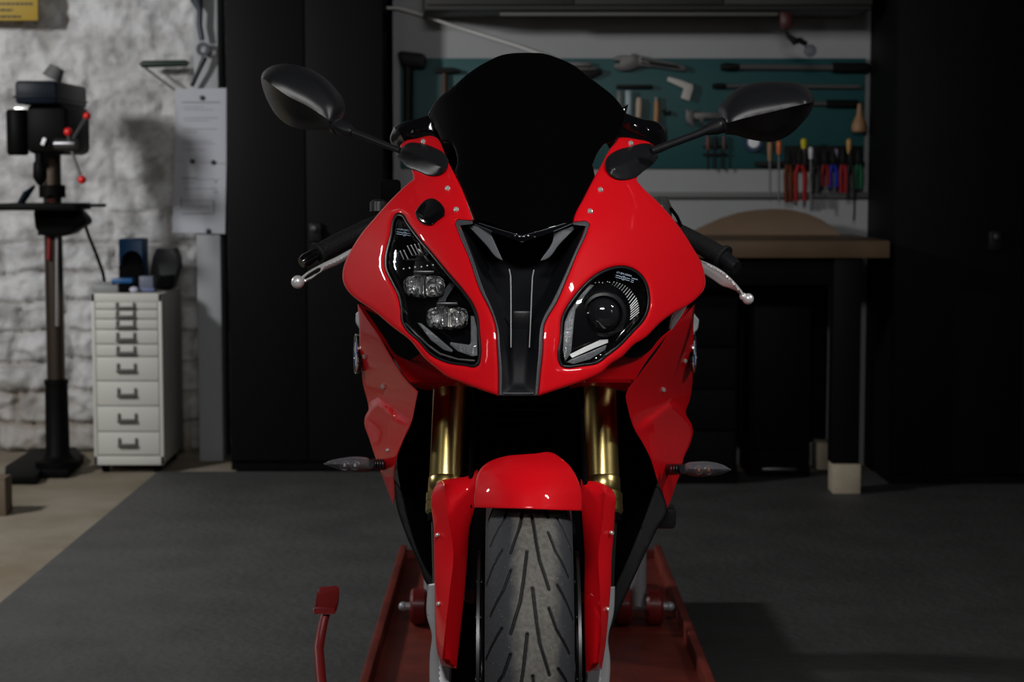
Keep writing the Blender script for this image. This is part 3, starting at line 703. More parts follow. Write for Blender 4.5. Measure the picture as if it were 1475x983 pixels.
# ---- front mudguard
def hug(x, y, t):
    return smooth(y, [650, 668, 695, 738], [2.70, 2.635, 2.585, 2.55]) + 1.1e-5 * (x - 762) ** 2
mud = panel('mudguard', [(684.4,705),(691,677),(700,668),(710.5,662.6),(730,657),(752,655),(774,653.3),(790,651.3),(799,654),(806.5,659),(821,672),(832,691),(837.5,708),(838.5,736.5),(800,735.5),(760,734),(720,733),(684,731.8),(683,727)], hug, RED, bike, th=.005, rnd=(3, .004), step=4)
bladeL = panel('mudguard_blade', [(626,702),(631,695),(640,691),(658,689),(676,685),(688,676),(690,700),(685,730),(681.5,742),(677,760),(673.7,801),(669.7,850),(663.6,909.7),(658,964),(647,962),(635,958.5),(629.7,939.5),(627,904),(626,850),(625,767)],
    ridge(lambda x, y, t: 2.80 - .00045 * (y - 690) + 0 * x, [(640,700),(644,735),(653,803),(648,850),(640,920),(637,950)], .045, .9), RED, mud, th=.004, rnd=(1.6, .002), step=4, ang=22, creases=[[(640,700),(644,735),(653,803),(648,850),(640,920),(637,950)]])
bladeR = panel('mudguard_blade', [(836,690),(840.7,694),(855,693.5),(866,696),(876.5,701.6),(885,711),(885.5,740),(881,805),(879,858),(877.5,874),(872.7,926),(867,964),(858,966),(843.6,970),(842,918),(841.5,850),(842,813),(838,742),(836,715)],
    ridge(lambda x, y, t: 2.80 - .00045 * (y - 690) + 0 * x, [(871,712),(869,740),(862,803),(864,850),(866,915),(862,955)], .045, .9), RED, mud, th=.004, rnd=(1.6, .002), step=4, ang=22, creases=[[(871,712),(869,740),(862,803),(864,850),(866,915),(862,955)]])
for x, y, b_ in ((630,771,bladeL),(632,870,bladeL),(881,768,bladeR),(875.5,878,bladeR)): screw(x, y, 2.745 if y < 800 else 2.70, b_, (-.5 if x < 750 else .5, -.8, 0), .003)

# ---- wheels
def wheel(name, cx, cy, cz, R, wid, rp, groove, parent, fine=True):
    phm = math.radians(72)
    nph = 150 if fine else 40
    ph = np.linspace(-phm, phm, nph)
    if fine:
        th = np.concatenate([np.arange(5, 85, .24), np.arange(85, 365, 3.0)])
    else: th = np.arange(0, 360, 4.0)
    th = np.radians(th)
    PH, TH = np.meshgrid(ph, th)
    lat = (wid / 2) * np.sin(PH) / math.sin(phm); rad = R - rp * (1 - np.cos(PH))
    g = np.zeros_like(PH)
    if groove:
        P = .1178; U = rp * PH; V = TH * R
        # the long cuts run outwards from the middle; the right half is the mirror image half a pitch later
        ts = np.radians(np.arange(10, 80, .02)); yy = cy - R * np.cos(ts); zz = cz + R * np.sin(ts)
        pv = CY + F * np.array([-( (z - CAMZ) * CP + y * SP) / (y * CP - (z - CAMZ) * SP) for y, z in zip(yy, zz)])
        v0 = float(np.interp(794, pv[::-1], ts[::-1])) * R
        segs = [[(-.0036, 0), (-.0085, -.045), (-.013, -.075), (-.0262, -.117)], [(-.0262, -.027), (-.037, -.055), (-.062, -.088)], [(-.0396, .009), (-.0737, -.035)]]
        for side in (1, -1):
            for sg in segs:
                for k in range(-1, 9):
                    o = v0 + (0 if side == 1 else P * .53) + (k - 4) * P
                    for (u1, v1), (u2, v2) in zip(sg, sg[1:]):
                        a = np.array([u1 * side, v1 + o]); b = np.array([u2 * side, v2 + o]); d = b - a
                        t = np.clip(((U - a[0]) * d[0] + (V - a[1]) * d[1]) / (d @ d), 0, 1)
                        ds = np.hypot(U - a[0] - t * d[0], V - a[1] - t * d[1])
                        g = np.maximum(g, np.clip((.0026 - ds) / .0010, 0, 1))
    rad = rad - .0045 * g
    nT, nP = PH.shape
    sw = [(wid / 2 * 1.0, rad.min() - .015), (wid / 2 * .94, R - rp * .69 - .035), (wid / 2 * .80, R * .72)]
    X = lat; prof_x = np.concatenate([np.array([[-s[0] for s in sw[::-1]]] * nT), X, np.array([[s[0] for s in sw]] * nT)], 1)
    prof_r = np.concatenate([np.array([[s[1] for s in sw[::-1]]] * nT), rad, np.array([[s[1] for s in sw]] * nT)], 1)
    gg = np.concatenate([np.zeros((nT, 3)), g, np.zeros((nT, 3))], 1)
    c = np.cos(th)[:, None]; s_ = np.sin(th)[:, None]
    co = np.stack([prof_x, -prof_r * c, prof_r * s_], 2); n2 = co.shape[1]
    me = bpy.data.meshes.new('tyre')
    idx = np.arange(nT * n2).reshape(nT, n2)
    a = idx; b = np.roll(idx, -1, 0)
    fc = np.stack([a[:, :-1], a[:, 1:], b[:, 1:], b[:, :-1]], 2).reshape(-1, 4)
    me.from_pydata(co.reshape(-1, 3).tolist(), [], fc.tolist())
    at = me.attributes.new('groove', 'FLOAT', 'POINT'); at.data.foreach_set('value', gg.reshape(-1).astype(np.float32))
    me.materials.append(TYRE); me.polygons.foreach_set('use_smooth', [True] * len(me.polygons)); me.update()
    bm_ = B(); bm_.from_mesh(me); bmesh.ops.recalc_face_normals(bm_, faces=bm_.faces); bm_.to_mesh(me); bm_.free()
    o = bpy.data.objects.new('tyre', me); _place(o, (cx, cy, cz), parent)
    rb = B(); rr = R * .72
    lathe(rb, [(rr + .006, -wid * .41), (rr + .006, -wid * .36), (rr - .02, -wid * .25), (rr - .03, 0), (rr - .02, wid * .25), (rr + .006, wid * .36), (rr + .006, wid * .41), (rr - .012, wid * .38), (rr - .045, 0), (rr - .012, -wid * .38)], (cx, cy, cz), (1, 0, 0), 64, closed=True)
    tube(rb, [(cx - .05, cy, cz), (cx + .05, cy, cz)], .028, 24)
    for k in range(5):
        for dk in (-.16, .16):
            an = 2 * PI * k / 5 + dk
            tube(rb, [(cx, cy + .02 * math.cos(an), cz + .02 * math.sin(an)), (cx, cy + (rr - .03) * math.cos(an), cz + (rr - .03) * math.sin(an))], [.014, .009], 10)
    obj('wheel_rim', rb, BLACK_SATIN, o)
    return o
ft = wheel('front', .0237, 2.75, .4395, .300, .121, .063, True, bike)
for sx in (-1, 1):
    o = B(); x = .0237 + sx * .0715
    lathe(o, [(.118, -.0022), (.16, -.0022), (.16, .0022), (.118, .0022)], (x, 2.75, .438), (1, 0, 0), 72, closed=True); ds = obj('brake_disc', o, mat('disc_steel', (.08, .08, .08), .4, metal=.9), bike)
    o = B(); lathe(o, [(.05, -.003), (.112, -.003), (.112, .003), (.05, .003)], (x, 2.75, .438), (1, 0, 0), 48, closed=True)
    for k in range(8):
        an = PI / 4 * k; tube(o, [(x - .004, 2.75 + .115 * math.cos(an), .438 + .115 * math.sin(an)), (x + .004, 2.75 + .115 * math.cos(an), .438 + .115 * math.sin(an))], .008, 12)
    obj('disc_carrier', o, BLACK_SATIN, ds)
    o = B(); box(o, (x + sx * .010, 2.90, .56), (.036, .07, .13), .010, rx=.3); box(o, (x - sx * .003, 2.90, .57), (.012, .05, .10), .003, rx=.3)
    cal = obj('brake_caliper', o, BLACK_SATIN, bike)
    o = B()
    for k in range(3): tube(o, [(x + sx * .012, 2.855, .52 + k * .035), (x + sx * .012, 2.875, .52 + k * .035)], .004, 10)
    obj('caliper_bolt', o, STEEL_DARK, cal)
    o = B(); tube(o, [(x + sx * .015, 2.775, .66), (x + sx * .010, 2.84, .78), (x + sx * .005, 2.95, .90)], .004, 8); obj('brake_hose', o, BLACK_MATTE, cal)
# black sheets standing in for the shade between blade and tyre
panel('mudguard_shade', [(684,735),(700,733),(697,760),(694,800),(692,850),(668,850),(674,800),(678,760)], lambda x, y, t: 2.79 + 0 * x, BLACK_MATTE, mud, th=.004, rnd=None, step=5)
panel('mudguard_shade', [(826,736),(840,737),(842,800),(842,850),(833,850),(832,800)], lambda x, y, t: 2.79 + 0 * x, BLACK_MATTE, mud, th=.004, rnd=None, step=5)

# ---- rear of the machine, mostly hidden behind the fairing
XR = .043
rt = wheel('rear', XR, 4.18, .4545, .315, .19, .11, False, bike, fine=False)
o = B()
for sx in (-1, 1):
    tube(o, [(XR + sx * .12, 4.20, .47), (XR + sx * .115, 3.9, .52), (XR + sx * .10, 3.62, .56)], [.022, .03, .034], 12)
tube(o, [(XR - .14, 4.19, .47), (XR + .14, 4.19, .47)], .012, 12)
obj('swingarm', o, STEEL_DARK, bike)
o = B(); box(o, (.034, 3.40, .62), (.34, .42, .42), .05); box(o, (.034, 3.35, .86), (.30, .5, .12), .04); obj('engine_block', o, BLACK_MATTE, bike)
o = B(); lathe(o, [(0, -.32), (.08, -.30), (.13, -.20), (.145, -.05), (.14, .10), (.10, .24), (.05, .30), (0, .31)], (.030, 3.42, .985), (0, 1, -.12), 36); obj('fuel_tank', o, RED, bike)
o = B(); box(o, (.036, 3.93, .97), (.19, .42, .05), .022, rx=.06); obj('seat', o, BLACK_MATTE, bike)
o = B(); lathe(o, [(0, -.02), (.075, 0), (.085, .15), (.06, .32), (.025, .46), (0, .48)], (.04, 3.98, .95), (0, 1, .16), 28); obj('tail_cowl', o, RED, bike)
o = B(); lathe(o, [(0, 0), (.03, .0), (.045, .05), (.048, .34), (.04, .36), (.03, .36), (0, .30)], (.15, 3.66, .42), (.05, 1, .22), 24); obj('exhaust', o, STEEL_DARK, bike)
# ================================================================== LIFT AND STAND
RED_WORN = mat('worn_red_enamel', (0.23, 0.033, 0.019), 0.5, coat=.12, coat_rough=.35, noise_amt=.35, noise_scale=14, bump=.12, bump_scale=35)
RED_ENAMEL = mat('red_enamel', (0.17, 0.009, 0.009), 0.42, coat=.15, coat_rough=.2)
lift = thing('motorcycle_lift', 'low red steel platform lift under the motorcycle with raised side lips', 'lift', (.05, 3.6, .01))
o = B(); box2(o, (-.28, 2.28, .116), (.378, 4.97, .138), .003); obj('platform', o, RED_WORN, lift)
for x in (-.288, .386):
    o = B(); box2(o, (x - .009, 2.28, .10), (x + .009, 4.98, .172), .003); obj('side_lip', o, RED_WORN, lift)
o = B(); box2(o, (-.28, 4.965, .10), (.378, 4.982, .160), .003); obj('end_lip', o, RED_WORN, lift)
o = B(); box2(o, (-.22, 2.45, .012), (.32, 4.75, .045), .004); obj('base_frame', o, BLACK_MATTE, lift)
for x in (-.17, .27):
    o = B(); box(o, (x, 3.3, .080), (.03, 1.1, .040), .005, rx=.045); box(o, (x + .035, 3.9, .080), (.03, 1.1, .040), .005, rx=-.045); obj('scissor_arm', o, RED_WORN, lift)
PY = 3.40
o = B()
tube(o, [W(466,1010,PY-.1), W(462,975,PY-.06), W(459,935,PY-.02), W(462,915,PY), W(466,895,PY+.01), W(470,882,PY+.02)], [.0095,.0095,.0092,.0090,.0085,.0080], 14)
a = W(466, 1010, PY - .1); tube(o, [a, (a.x, a.y - .12, .12), (a.x + .04, 3.05, .075), (-.20, 3.0, .06)], .0095, 12)
obj('pedal_lever', o, RED_ENAMEL, lift)
o = B(); prism(o, [W(450,886,PY), W(452,884,PY), W(455,866,PY+.045), W(459,855,PY+.055), W(485,853,PY+.055), W(489,857,PY+.05), W(486,879,PY+.02), W(482,886,PY)], (0, .012, .010), .002); obj('pedal_pad', o, RED_ENAMEL, lift)

stand = thing('paddock_stand', 'red wheeled paddock stand on the lift platform behind the front wheel', 'stand', (.05, 4.25, .138))
YS = 4.22; ZA = .138 + .042
def roller(px):
    c = W(px, 880, YS); c.z = ZA
    o = B(); lathe(o, [(.012, -.019), (.036, -.019), (.0415, -.013), (.0415, .013), (.036, .019), (.012, .019)], c, (1, 0, 0), 36, closed=True); w = obj('roller', o, RED_ENAMEL, stand)
    return c
rl = [roller(p) for p in (604, 640)]; rr_ = [roller(p) for p in (897, 942)]
for a, b in (rl, rr_):
    o = B(); tube(o, [a + Vector((-.034, 0, 0)), b + Vector((.034, 0, 0))], .0095, 16); sphere(o, a + Vector((-.036, 0, 0)), .011, 14); sphere(o, b + Vector((.036, 0, 0)), .011, 14); obj('axle', o, ALLOY_PAINT, stand)
    m_ = (a + b) / 2
    o = B(); sg_ = 1 if m_.x > 0 else -1; tube(o, [m_, m_ + Vector((0, .01, .06)), (m_.x, 4.19, .455)], [.018, .018, .016], 14); tube(o, [(m_.x, 4.19, .452), (XR + sg_ * .135, 4.19, .452)], .014, 12); obj('upright', o, ALLOY_PAINT, stand)
o = B(); a = (rl[0] + rl[1]) / 2; b = (rr_[0] + rr_[1]) / 2
tube(o, [a + Vector((0, .02, .05)), a + Vector((0, .25, .03)), a + Vector((.06, .42, .02)), b + Vector((-.06, .42, .02)), b + Vector((0, .25, .03)), b + Vector((0, .02, .05))], .015, 14); obj('stand_frame', o, RED_ENAMEL, stand)

# ================================================================== ROOM
def concrete():
    m = mat('worn_concrete', (0.27, 0.235, 0.185), .85, noise_amt=.3, noise_scale=3.2, col2=(0.19, 0.155, 0.105), bump=.25, bump_scale=60)
    return m
CONC = concrete()
PLASTER = mat('white_plaster', (0.31, 0.315, 0.325), .8, noise_amt=.08, noise_scale=2, bump=.1, bump_scale=40)
DARKCEIL = mat('dark_ceiling', (0.05, 0.05, 0.05), .9)
def st(o): o['kind'] = 'structure'; return o
o = B(); box2(o, (-4.6, -3.1, -.12), (3.7, 8.1, 0)); st(obj('floor', o, CONC))
o = B(); box2(o, (-4.6, -3.1, 3.0), (3.7, 8.1, 3.1)); st(obj('ceiling', o, DARKCEIL))
o = B(); box2(o, (-4.7, -3.1, 0), (-4.6, 8.1, 3.0)); st(obj('wall_left', o, mat('dim_wall', (.07, .07, .072), .85)))
o = B(); box2(o, (3.7, -3.1, 0), (3.8, 8.1, 3.0)); st(obj('wall_right', o, mat('dark_wall', (.06, .06, .06), .8)))
o = B(); box2(o, (-4.6, -3.2, 0), (3.7, -3.1, 3.0)); st(obj('wall_front', o, mat('grey_wall', (.15, .15, .15), .8)))
o = B(); box2(o, (-.466, 7.5, 0), (3.7, 8.1, 3.0)); st(obj('wall_rear', o, PLASTER))
def stone_mat():
    m = bpy.data.materials.new('whitewashed_stone'); m.use_nodes = True
    nt = m.node_tree; N = nt.nodes; L = nt.links; b = N['Principled BSDF']; b.inputs['Roughness'].default_value = .85
    tc = N.new('ShaderNodeTexCoord')
    n1 = N.new('ShaderNodeTexNoise'); n1.inputs['Scale'].default_value = 9; n1.inputs['Detail'].default_value = 8
    n2 = N.new('ShaderNodeTexNoise'); n2.inputs['Scale'].default_value = 2.2; n2.inputs['Detail'].default_value = 5
    for n in (n1, n2): L.new(tc.outputs['Object'], n.inputs['Vector'])
    r1 = N.new('ShaderNodeValToRGB'); r1.color_ramp.elements[0].position = .3; r1.color_ramp.elements[0].color = (.30, .30, .30, 1)
    r1.color_ramp.elements[1].position = .6; r1.color_ramp.elements[1].color = (.60, .60, .61, 1)
    L.new(n1.outputs['Fac'], r1.inputs['Fac'])
    at = N.new('ShaderNodeAttribute'); at.attribute_name = 'grime_shade'
    mu = N.new('ShaderNodeMath'); mu.operation = 'MULTIPLY_ADD'; mu.inputs[1].default_value = .8; 
    sb = N.new('ShaderNodeMath'); sb.operation = 'SUBTRACT'; sb.inputs[1].default_value = .5
    L.new(n2.outputs['Fac'], sb.inputs[0]); L.new(sb.outputs[0], mu.inputs[0]); L.new(at.outputs['Fac'], mu.inputs[2])
    cl = N.new('ShaderNodeClamp'); L.new(mu.outputs[0], cl.inputs[0])
    mx = N.new('ShaderNodeMix'); mx.data_type = 'RGBA'; L.new(cl.outputs[0], mx.inputs['Factor'])
    L.new(r1.outputs[0], mx.inputs[6]); mx.inputs[7].default_value = (.20, .165, .125, 1)
    L.new(mx.outputs[2], b.inputs['Base Color'])
    nb = N.new('ShaderNodeTexNoise'); nb.inputs['Scale'].default_value = 45; nb.inputs['Detail'].default_value = 6
    L.new(tc.outputs['Object'], nb.inputs['Vector'])
    bp = N.new('ShaderNodeBump'); bp.inputs['Strength'].default_value = .5; bp.inputs['Distance'].default_value = .012
    L.new(nb.outputs['Fac'], bp.inputs['Height']); L.new(bp.outputs['Normal'], b.inputs['Normal'])
    return m
def stone_wall(x0, x1, y, z1, st_):
    nx, nz = int((x1 - x0) / st_), int(z1 / st_)
    V = []; G = []
    for j in range(nz + 1):
        for i in range(nx + 1):
            x = x0 + (x1 - x0) * i / nx; z = z1 * j / nz
            p = Vector((x, z, 0))
            lump = noise.fractal(p * 4.2, .9, 2.1, 4)
            fine = noise.fractal(p * 15 + Vector((3, 1, 7)), .8, 2.2, 4)
            # rough courses of stone, clearest low down
            wx = x + .05 * noise.noise(p * 5); wz = z + .03 * noise.noise(p * 4 + Vector((9, 2, 0)))
            row = math.floor(wz / .125); fz = wz / .125 - row
            off = .37 * math.sin(row * 12.9898); w = .27 + .08 * math.sin(row * 4.1)
            fx = (wx / w + off) % 1.0
            e = min(fz, 1 - fz) * .125; e2 = min(fx, 1 - fx) * w
            groove = max(0, 1 - min(e, e2) / .018)
            k = max(.12, min(1, (1.32 - z) / .5 + .5 * noise.noise(p * 1.6)))
            rg = 1 - abs(noise.noise(p * 7.5 + Vector((5, 5, 0))) * 1.0 + .35 * noise.noise(p * 17)); crack = max(0, (rg - .86) / .14) ** 1.5 * max(0, min(1, .5 + 1.4 * noise.noise(p * 2.3 + Vector((1, 8, 3)))))
            pit = max(0, noise.noise(p * 26 + Vector((2, 0, 4))) - .25)
            h = -.020 * crack - .030 * pit + .034 * lump + .018 * fine - .040 * groove * k
            V.append((x, y - h, z))
            G.append(min(1, max(0, groove * k * .38 + crack * .34 + pit * .5 + max(0, (.42 - z) / .42) * .62 + max(0, -fine) * .12)))  # dirt low down and in the joints; cracks and pits get painted shade
    Fc = []
    for j in range(nz):
        for i in range(nx):
            a = j * (nx + 1) + i; Fc.append((a, a + 1, a + nx + 2, a + nx + 1))
    # thickness
    k = len(V); V += [(x0, y + .25, 0), (x1, y + .25, 0), (x1, y + .25, z1), (x0, y + .25, z1)]
    G += [0] * 4
    top = [nz * (nx + 1) + i for i in range(nx + 1)]
    Fc += [(k + 3, k + 2, k + 1, k), tuple([0] + [j * (nx + 1) for j in range(1, nz + 1)] + [k + 3, k]), tuple([nx] + [k + 1, k + 2] + [j * (nx + 1) + nx for j in range(nz, 0, -1)]), tuple(top + [k + 2, k + 3])]
    me = bpy.data.meshes.new('wall_back'); me.from_pydata(V, [], Fc)
    at = me.attributes.new('grime_shade', 'FLOAT', 'POINT'); at.data.foreach_set('value', np.array(G, np.float32))
    me.materials.append(stone_mat())
    me.polygons.foreach_set('use_smooth', [i < nx * nz for i in range(len(me.polygons))]); me.update()
    o = bpy.data.objects.new('wall_back', me); _place(o, (0, 0, 0), None); st(o)
stone_wall(-3.4, -.95, 7.85, 3.0, .0115)
o = B(); box2(o, (-4.6, 7.85, 0), (-3.4, 8.1, 3.0)); st(obj('wall_back', o, PLASTER))
# flat grey post against the stone wall, with a thin dark conduit beside it
o = B(); box2(o, (-1.262, 7.60, 0), (-1.166, 7.80, 3.0), .004); st(obj('column_post', o, mat('pale_grey_post', (.30, .31, .325), .6)))
o = B(); tube(o, [(-1.143, 7.74, 0), (-1.143, 7.74, 3.0)], .011, 12); tag(obj('conduit_pipe', o, STEEL_DARK), 'thin dark vertical conduit between the grey post and the tall black cabinet', 'pipe')

MAT = mat('dark_rubber_matting', (0.074, 0.074, 0.073), .65, noise_amt=.25, noise_scale=4.5, bump=.55, bump_scale=38)
o = B(); box2(o, (-1.372, -2.9, .0005), (3.6, 7.27, .010), .003); tag(obj('floor_mat', o, MAT), 'dark grey rubber floor matting covering the floor around the lift', 'floor mat')

# ------------------------------------------------------------------ tall black cabinets
CAB = mat('black_cabinet_steel', (0.0034, 0.0034, 0.0037), .55, spec=.09)
CAB_HANDLE = mat('black_handle', (.006, .006, .006), .5, spec=.2)
CAB2 = mat('black_cabinet_side', (0.0034, 0.0034, 0.0037), .6, spec=.08)
def tall_cabinet(x0, x1, y0, y1, h, label, hx, hz):
    c = thing('tool_cabinet', label, 'cabinet', ((x0 + x1) / 2, y0, .01))
    o = B(); box2(o, (x0, y0 + .02, .01), (x1, y1, h), .004); obj('cabinet_body', o, CAB2, c)
    mid = (x0 + x1) / 2
    for a, b in ((x0 + .003, mid - .002), (mid + .002, x1 - .003)):
        o = B(); box2(o, (a, y0, .05), (b, y0 + .019, h - .01), .003)
        d = obj('cabinet_door', o, CAB, c)
    o = B(); p = Vector((hx, y0 - .012, hz)); box(o, p, (.05, .024, .075), .008); hd = obj('handle', o, CAB_HANDLE, c)
    o = B(); lathe(o, [(0, .03), (.010, .028), (.012, .014), (.012, 0), (0, 0)], (hx - .004, y0 - .024, hz + .015), (0, -1, 0), 16); obj('lock', o, STEEL_DARK, hd)
    for z in (.25, 1.0, h - .25):
        o = B(); tube(o, [(x1 + .004, y0 + .02, z - .04), (x1 + .004, y0 + .02, z + .04)], .007, 10); obj('hinge', o, BLACK_MATTE, c)
    return c
tall_cabinet(-1.089, -.487, 7.28, 7.80, 1.98, 'tall black steel cabinet between the papers on the wall and the motorcycle', W(455, 335, 7.28).x, W(455, 335, 7.28).z)
xr = W(1287, 400, 6.95).x
tall_cabinet(xr, xr + .95, 6.95, 7.48, 1.98, 'tall black steel cabinet beside the workbench with a small door handle', W(1432, 347, 6.95).x, W(1432, 347, 6.95).z)

# ------------------------------------------------------------------ drawer unit and what stands on it
CREAM = mat('cream_enamel', (0.50, 0.495, 0.455), .5)
DGREY = mat('dark_label_holder', (0.07, 0.07, 0.065), .45)
y0 = 7.28
xa, xb = W(134, 550, y0).x, W(235, 550, y0).x
def zz(py): return W(185, py, y0).z
du = thing('drawer_cabinet', 'narrow cream metal drawer cabinet on castors beside the drill press', 'cabinet', ((xa + xb) / 2, y0, 0))
o = B(); box2(o, (xa, y0 + .004, zz(668)), (xb, y0 + .43, zz(423)), .004)
obj('cabinet_body', o, CREAM, du)
o = B(); box2(o, (xa, y0 - .006, zz(670)), (xa + .014, y0 + .005, zz(423)), .002); box2(o, (xb - .014, y0 - .006, zz(670)), (xb, y0 + .005, zz(423)), .002)
box2(o, (xa, y0 - .006, zz(435)), (xb, y0 + .005, zz(423)), .002); box2(o, (xa, y0 - .006, zz(670)), (xb, y0 + .005, zz(657)), .002); obj('front_rim', o, CREAM, du)
ys = [435, 446, 460, 475, 496, 514, 549, 585, 622, 656]
for a, b in zip(ys, ys[1:]):
    o = B(); box2(o, (xa + .016, y0 - .008, zz(b) + .0025), (xb - .016, y0 + .004, zz(a) - .001), .0015); d = obj('drawer', o, CREAM, du)
    zc = (zz(a) + zz(b)) / 2 + (.004 if b - a > 25 else 0); h = min(.036, (zz(a) - zz(b)) * .85); xm = W(182.5, 500, y0).x
    o = B(); box2(o, (xm - .037, y0 - .016, zc - h / 2), (xm - .028, y0 - .007, zc + h / 2), .001); box2(o, (xm + .028, y0 - .016, zc - h / 2), (xm + .037, y0 - .007, zc + h / 2), .001)
    box2(o, (xm - .037, y0 - .022, zc - h / 2), (xm + .037, y0 - .007, zc - h / 2 + h * .38), .001); obj('handle', o, DGREY, d)
for x in (xa + .035, xb - .035):
    for y in (y0 + .04, y0 + .38):
        o = B(); lathe(o, [(0, -.013), (.019, -.013), (.021, -.009), (.021, .009), (.019, .013), (0, .013)], (x, y, .0215), (1, 0, 0), 20); box(o, (x, y, .036), (.034, .03, .012), .003); obj('castor', o, BLACK_MATTE, du)
ZT = zz(423)
def ontop(px, y): return W(px, 420, y).x
# blue and black flat-backed charger
o = thing('battery_charger', 'blue and black upright battery charger on top of the drawer cabinet', 'charger', (ontop(190, 7.48), 7.48, ZT))
m1 = B(); box2(m1, (ontop(173, 7.46), 7.44, ZT), (ontop(208, 7.46), 7.56, W(190, 344, 7.44).z), .008); obj('case', m1, mat('workshop_blue', (.006, .07, .20), .45), o)
m1 = B(); box2(m1, (ontop(172, 7.43), 7.42, ZT), (ontop(207, 7.43), 7.445, W(190, 382, 7.43).z), .006); sphere(m1, (ontop(190, 7.43), 7.44, W(190, 378, 7.43).z), (.042, .014, .045), 24); obj('front_cover', m1, BLACK_MATTE, o)
o = B(); x = ontop(178, 7.34); box2(o, (ontop(162, 7.33), 7.31, W(178, 408, 7.33).z), (ontop(192, 7.33), 7.37, W(178, 401, 7.33).z), .004)
sb = obj('screw_box', o, mat('blue_lid', (.004, .075, .22), .4)); tag(sb, 'small black box with a blue lid on the drawer cabinet', 'box')
o = B(); box2(o, (ontop(173, 7.33), 7.315, ZT), (ontop(188, 7.33), 7.365, W(178, 408, 7.33).z), .003); obj('box_base', o, BLACK_MATTE, sb)
o = B(); box2(o, (ontop(135, 7.34), 7.32, ZT), (ontop(172, 7.34), 7.40, W(150, 410, 7.34).z), .006); box2(o, (ontop(139, 7.34), 7.33, W(150, 410, 7.34).z - .001), (ontop(163, 7.34), 7.39, W(150, 407, 7.34).z), .003); tag(obj('parts_tray', o, mat('grey_tin', (.20, .21, .21), .5)), 'low grey tin tray at the front corner of the drawer cabinet top', 'tray')
o = B(); box2(o, (ontop(202, 7.36), 7.34, ZT), (ontop(222, 7.36), 7.40, W(212, 398, 7.36).z), .003); pb = obj('bit_box', o, mat('slate_blue', (.10, .115, .16), .5)); tag(pb, 'small slate blue bit box on the drawer cabinet', 'box')
o = B(); box2(o, (ontop(204, 7.34), 7.332, ZT + .004), (ontop(223, 7.34), 7.3395, ZT + .018), .002); obj('label_strip', o, mat('pale_blue', (.10, .12, .25), .5), pb)
o = B(); sphere(o, (ontop(193, 7.32), 7.32, ZT + .012), (.018, .014, .012), 14); tag(obj('cleaning_cloth', o, mat('pale_cloth', (.45, .45, .55), .9)), 'small crumpled pale cloth in front of the blue charger', 'cloth')
g = thing('bench_grinder', 'dark grey machine standing on the back of the drawer cabinet top', 'grinder', (ontop(236, 7.55), 7.55, ZT))
m1 = B(); pprism(m1, [(222,417),(225,400),(216,396),(219,372),(225,358),(236,361),(250,357),(256,370),(257,385),(252,400),(247,417)], 7.52, .10, .006); obj('motor_housing', m1, mat('dark_grey_cast', (.03, .032, .034), .5), g)
m1 = B(); pprism(m1, [(227,417.5),(229,398),(250,396),(246,417.5)], 7.49, .035, .004); obj('pedestal', m1, BLACK_MATTE, g)

# ------------------------------------------------------------------ drill press
yc = 7.257; xc = W(80, 500, yc).x
dp = thing('drill_press', 'black and blue floor-standing drill press with red handle knobs by the stone wall', 'drill press', (xc, yc, 0))
DBLUE = mat('navy_enamel', (.002, .005, .0105), .45, spec=.15); CAST = mat('dark_cast_iron', (.002, .002, .002), .55, spec=.08)
poly = [ground(*p) for p in ((7,699),(54,699),(60,690),(98,690),(121,668),(110,656),(48,658),(8,684))]
o = B(); prism(o, poly, (0, 0, .035), .006); obj('base_plate', o, CAST, dp)
o = B(); lathe(o, [(0, .03), (.085, .03), (.085, .055), (.06, .065), (.046, .085), (.043, .35), (.046, .352), (.046, .368), (.036, .372), (0, .372)], (xc, yc, 0), (0, 0, 1), 28); obj('column_sleeve', o, CAST, dp)
o = B(); tube(o, [(xc, yc, .36), (xc, yc, 1.30)], .0345, 28); obj('column', o, mat('dull_steel_column', (.075, .058, .045), .35, metal=.8), dp)
o = B(); tube(o, [W(82, 308, 7.2), W(82, 470, 7.2)], .0075, 10); obj('feed_rack', o, STEEL, dp)
o = B(); tube(o, [W(73, 286, 7.21), W(71, 340, 7.21), W(70, 374, 7.21)], .008, 10); obj('red_cord', o, RED_ENAMEL, dp)
o = B(); box2(o, (W(3,298,7.12).x, 7.02, W(50,303,7.1).z), (W(118,298,7.12).x, 7.28, W(50,293,7.1).z), .005); box(o, W(138, 296, 7.2), (.07, .05, .012), .003); obj('work_table', o, CAST, dp)
o = B(); pprism(o, [(47,303),(110,303),(122,316),(122,323),(110,330),(100,338),(85,342),(60,340),(50,330)], 7.16, .14, .01); lathe(o, [(.036, -.05), (.058, -.05), (.058, .06), (.036, .06)], (xc, yc, W(80, 320, yc).z), (0, 0, 1), 24, closed=True); obj('table_bracket', o, CAST, dp)
o = B(); tube(o, [W(28, 296, 7.12), W(38, 280, 7.12), W(50, 268, 7.13)], [.02, .024, .008], 12, flat=.6); obj('machine_vise', o, DBLUE, dp)
o = B(); lathe(o, [(.0345, -.03), (.05, -.028), (.05, .015), (.044, .02), (.0345, .02)], (xc, yc, W(80, 274, yc).z), (0, 0, 1), 24, closed=True); obj('column_collar', o, CAST, dp)
xl, xr2 = W(37, 190, 7.0).x, W(96, 190, 7.0).x
o = B(); box2(o, (xl, 7.0, W(70, 222, 7.0).z), (xr2, 7.40, W(70, 150, 7.0).z), .025); obj('drill_head', o, CAST, dp)
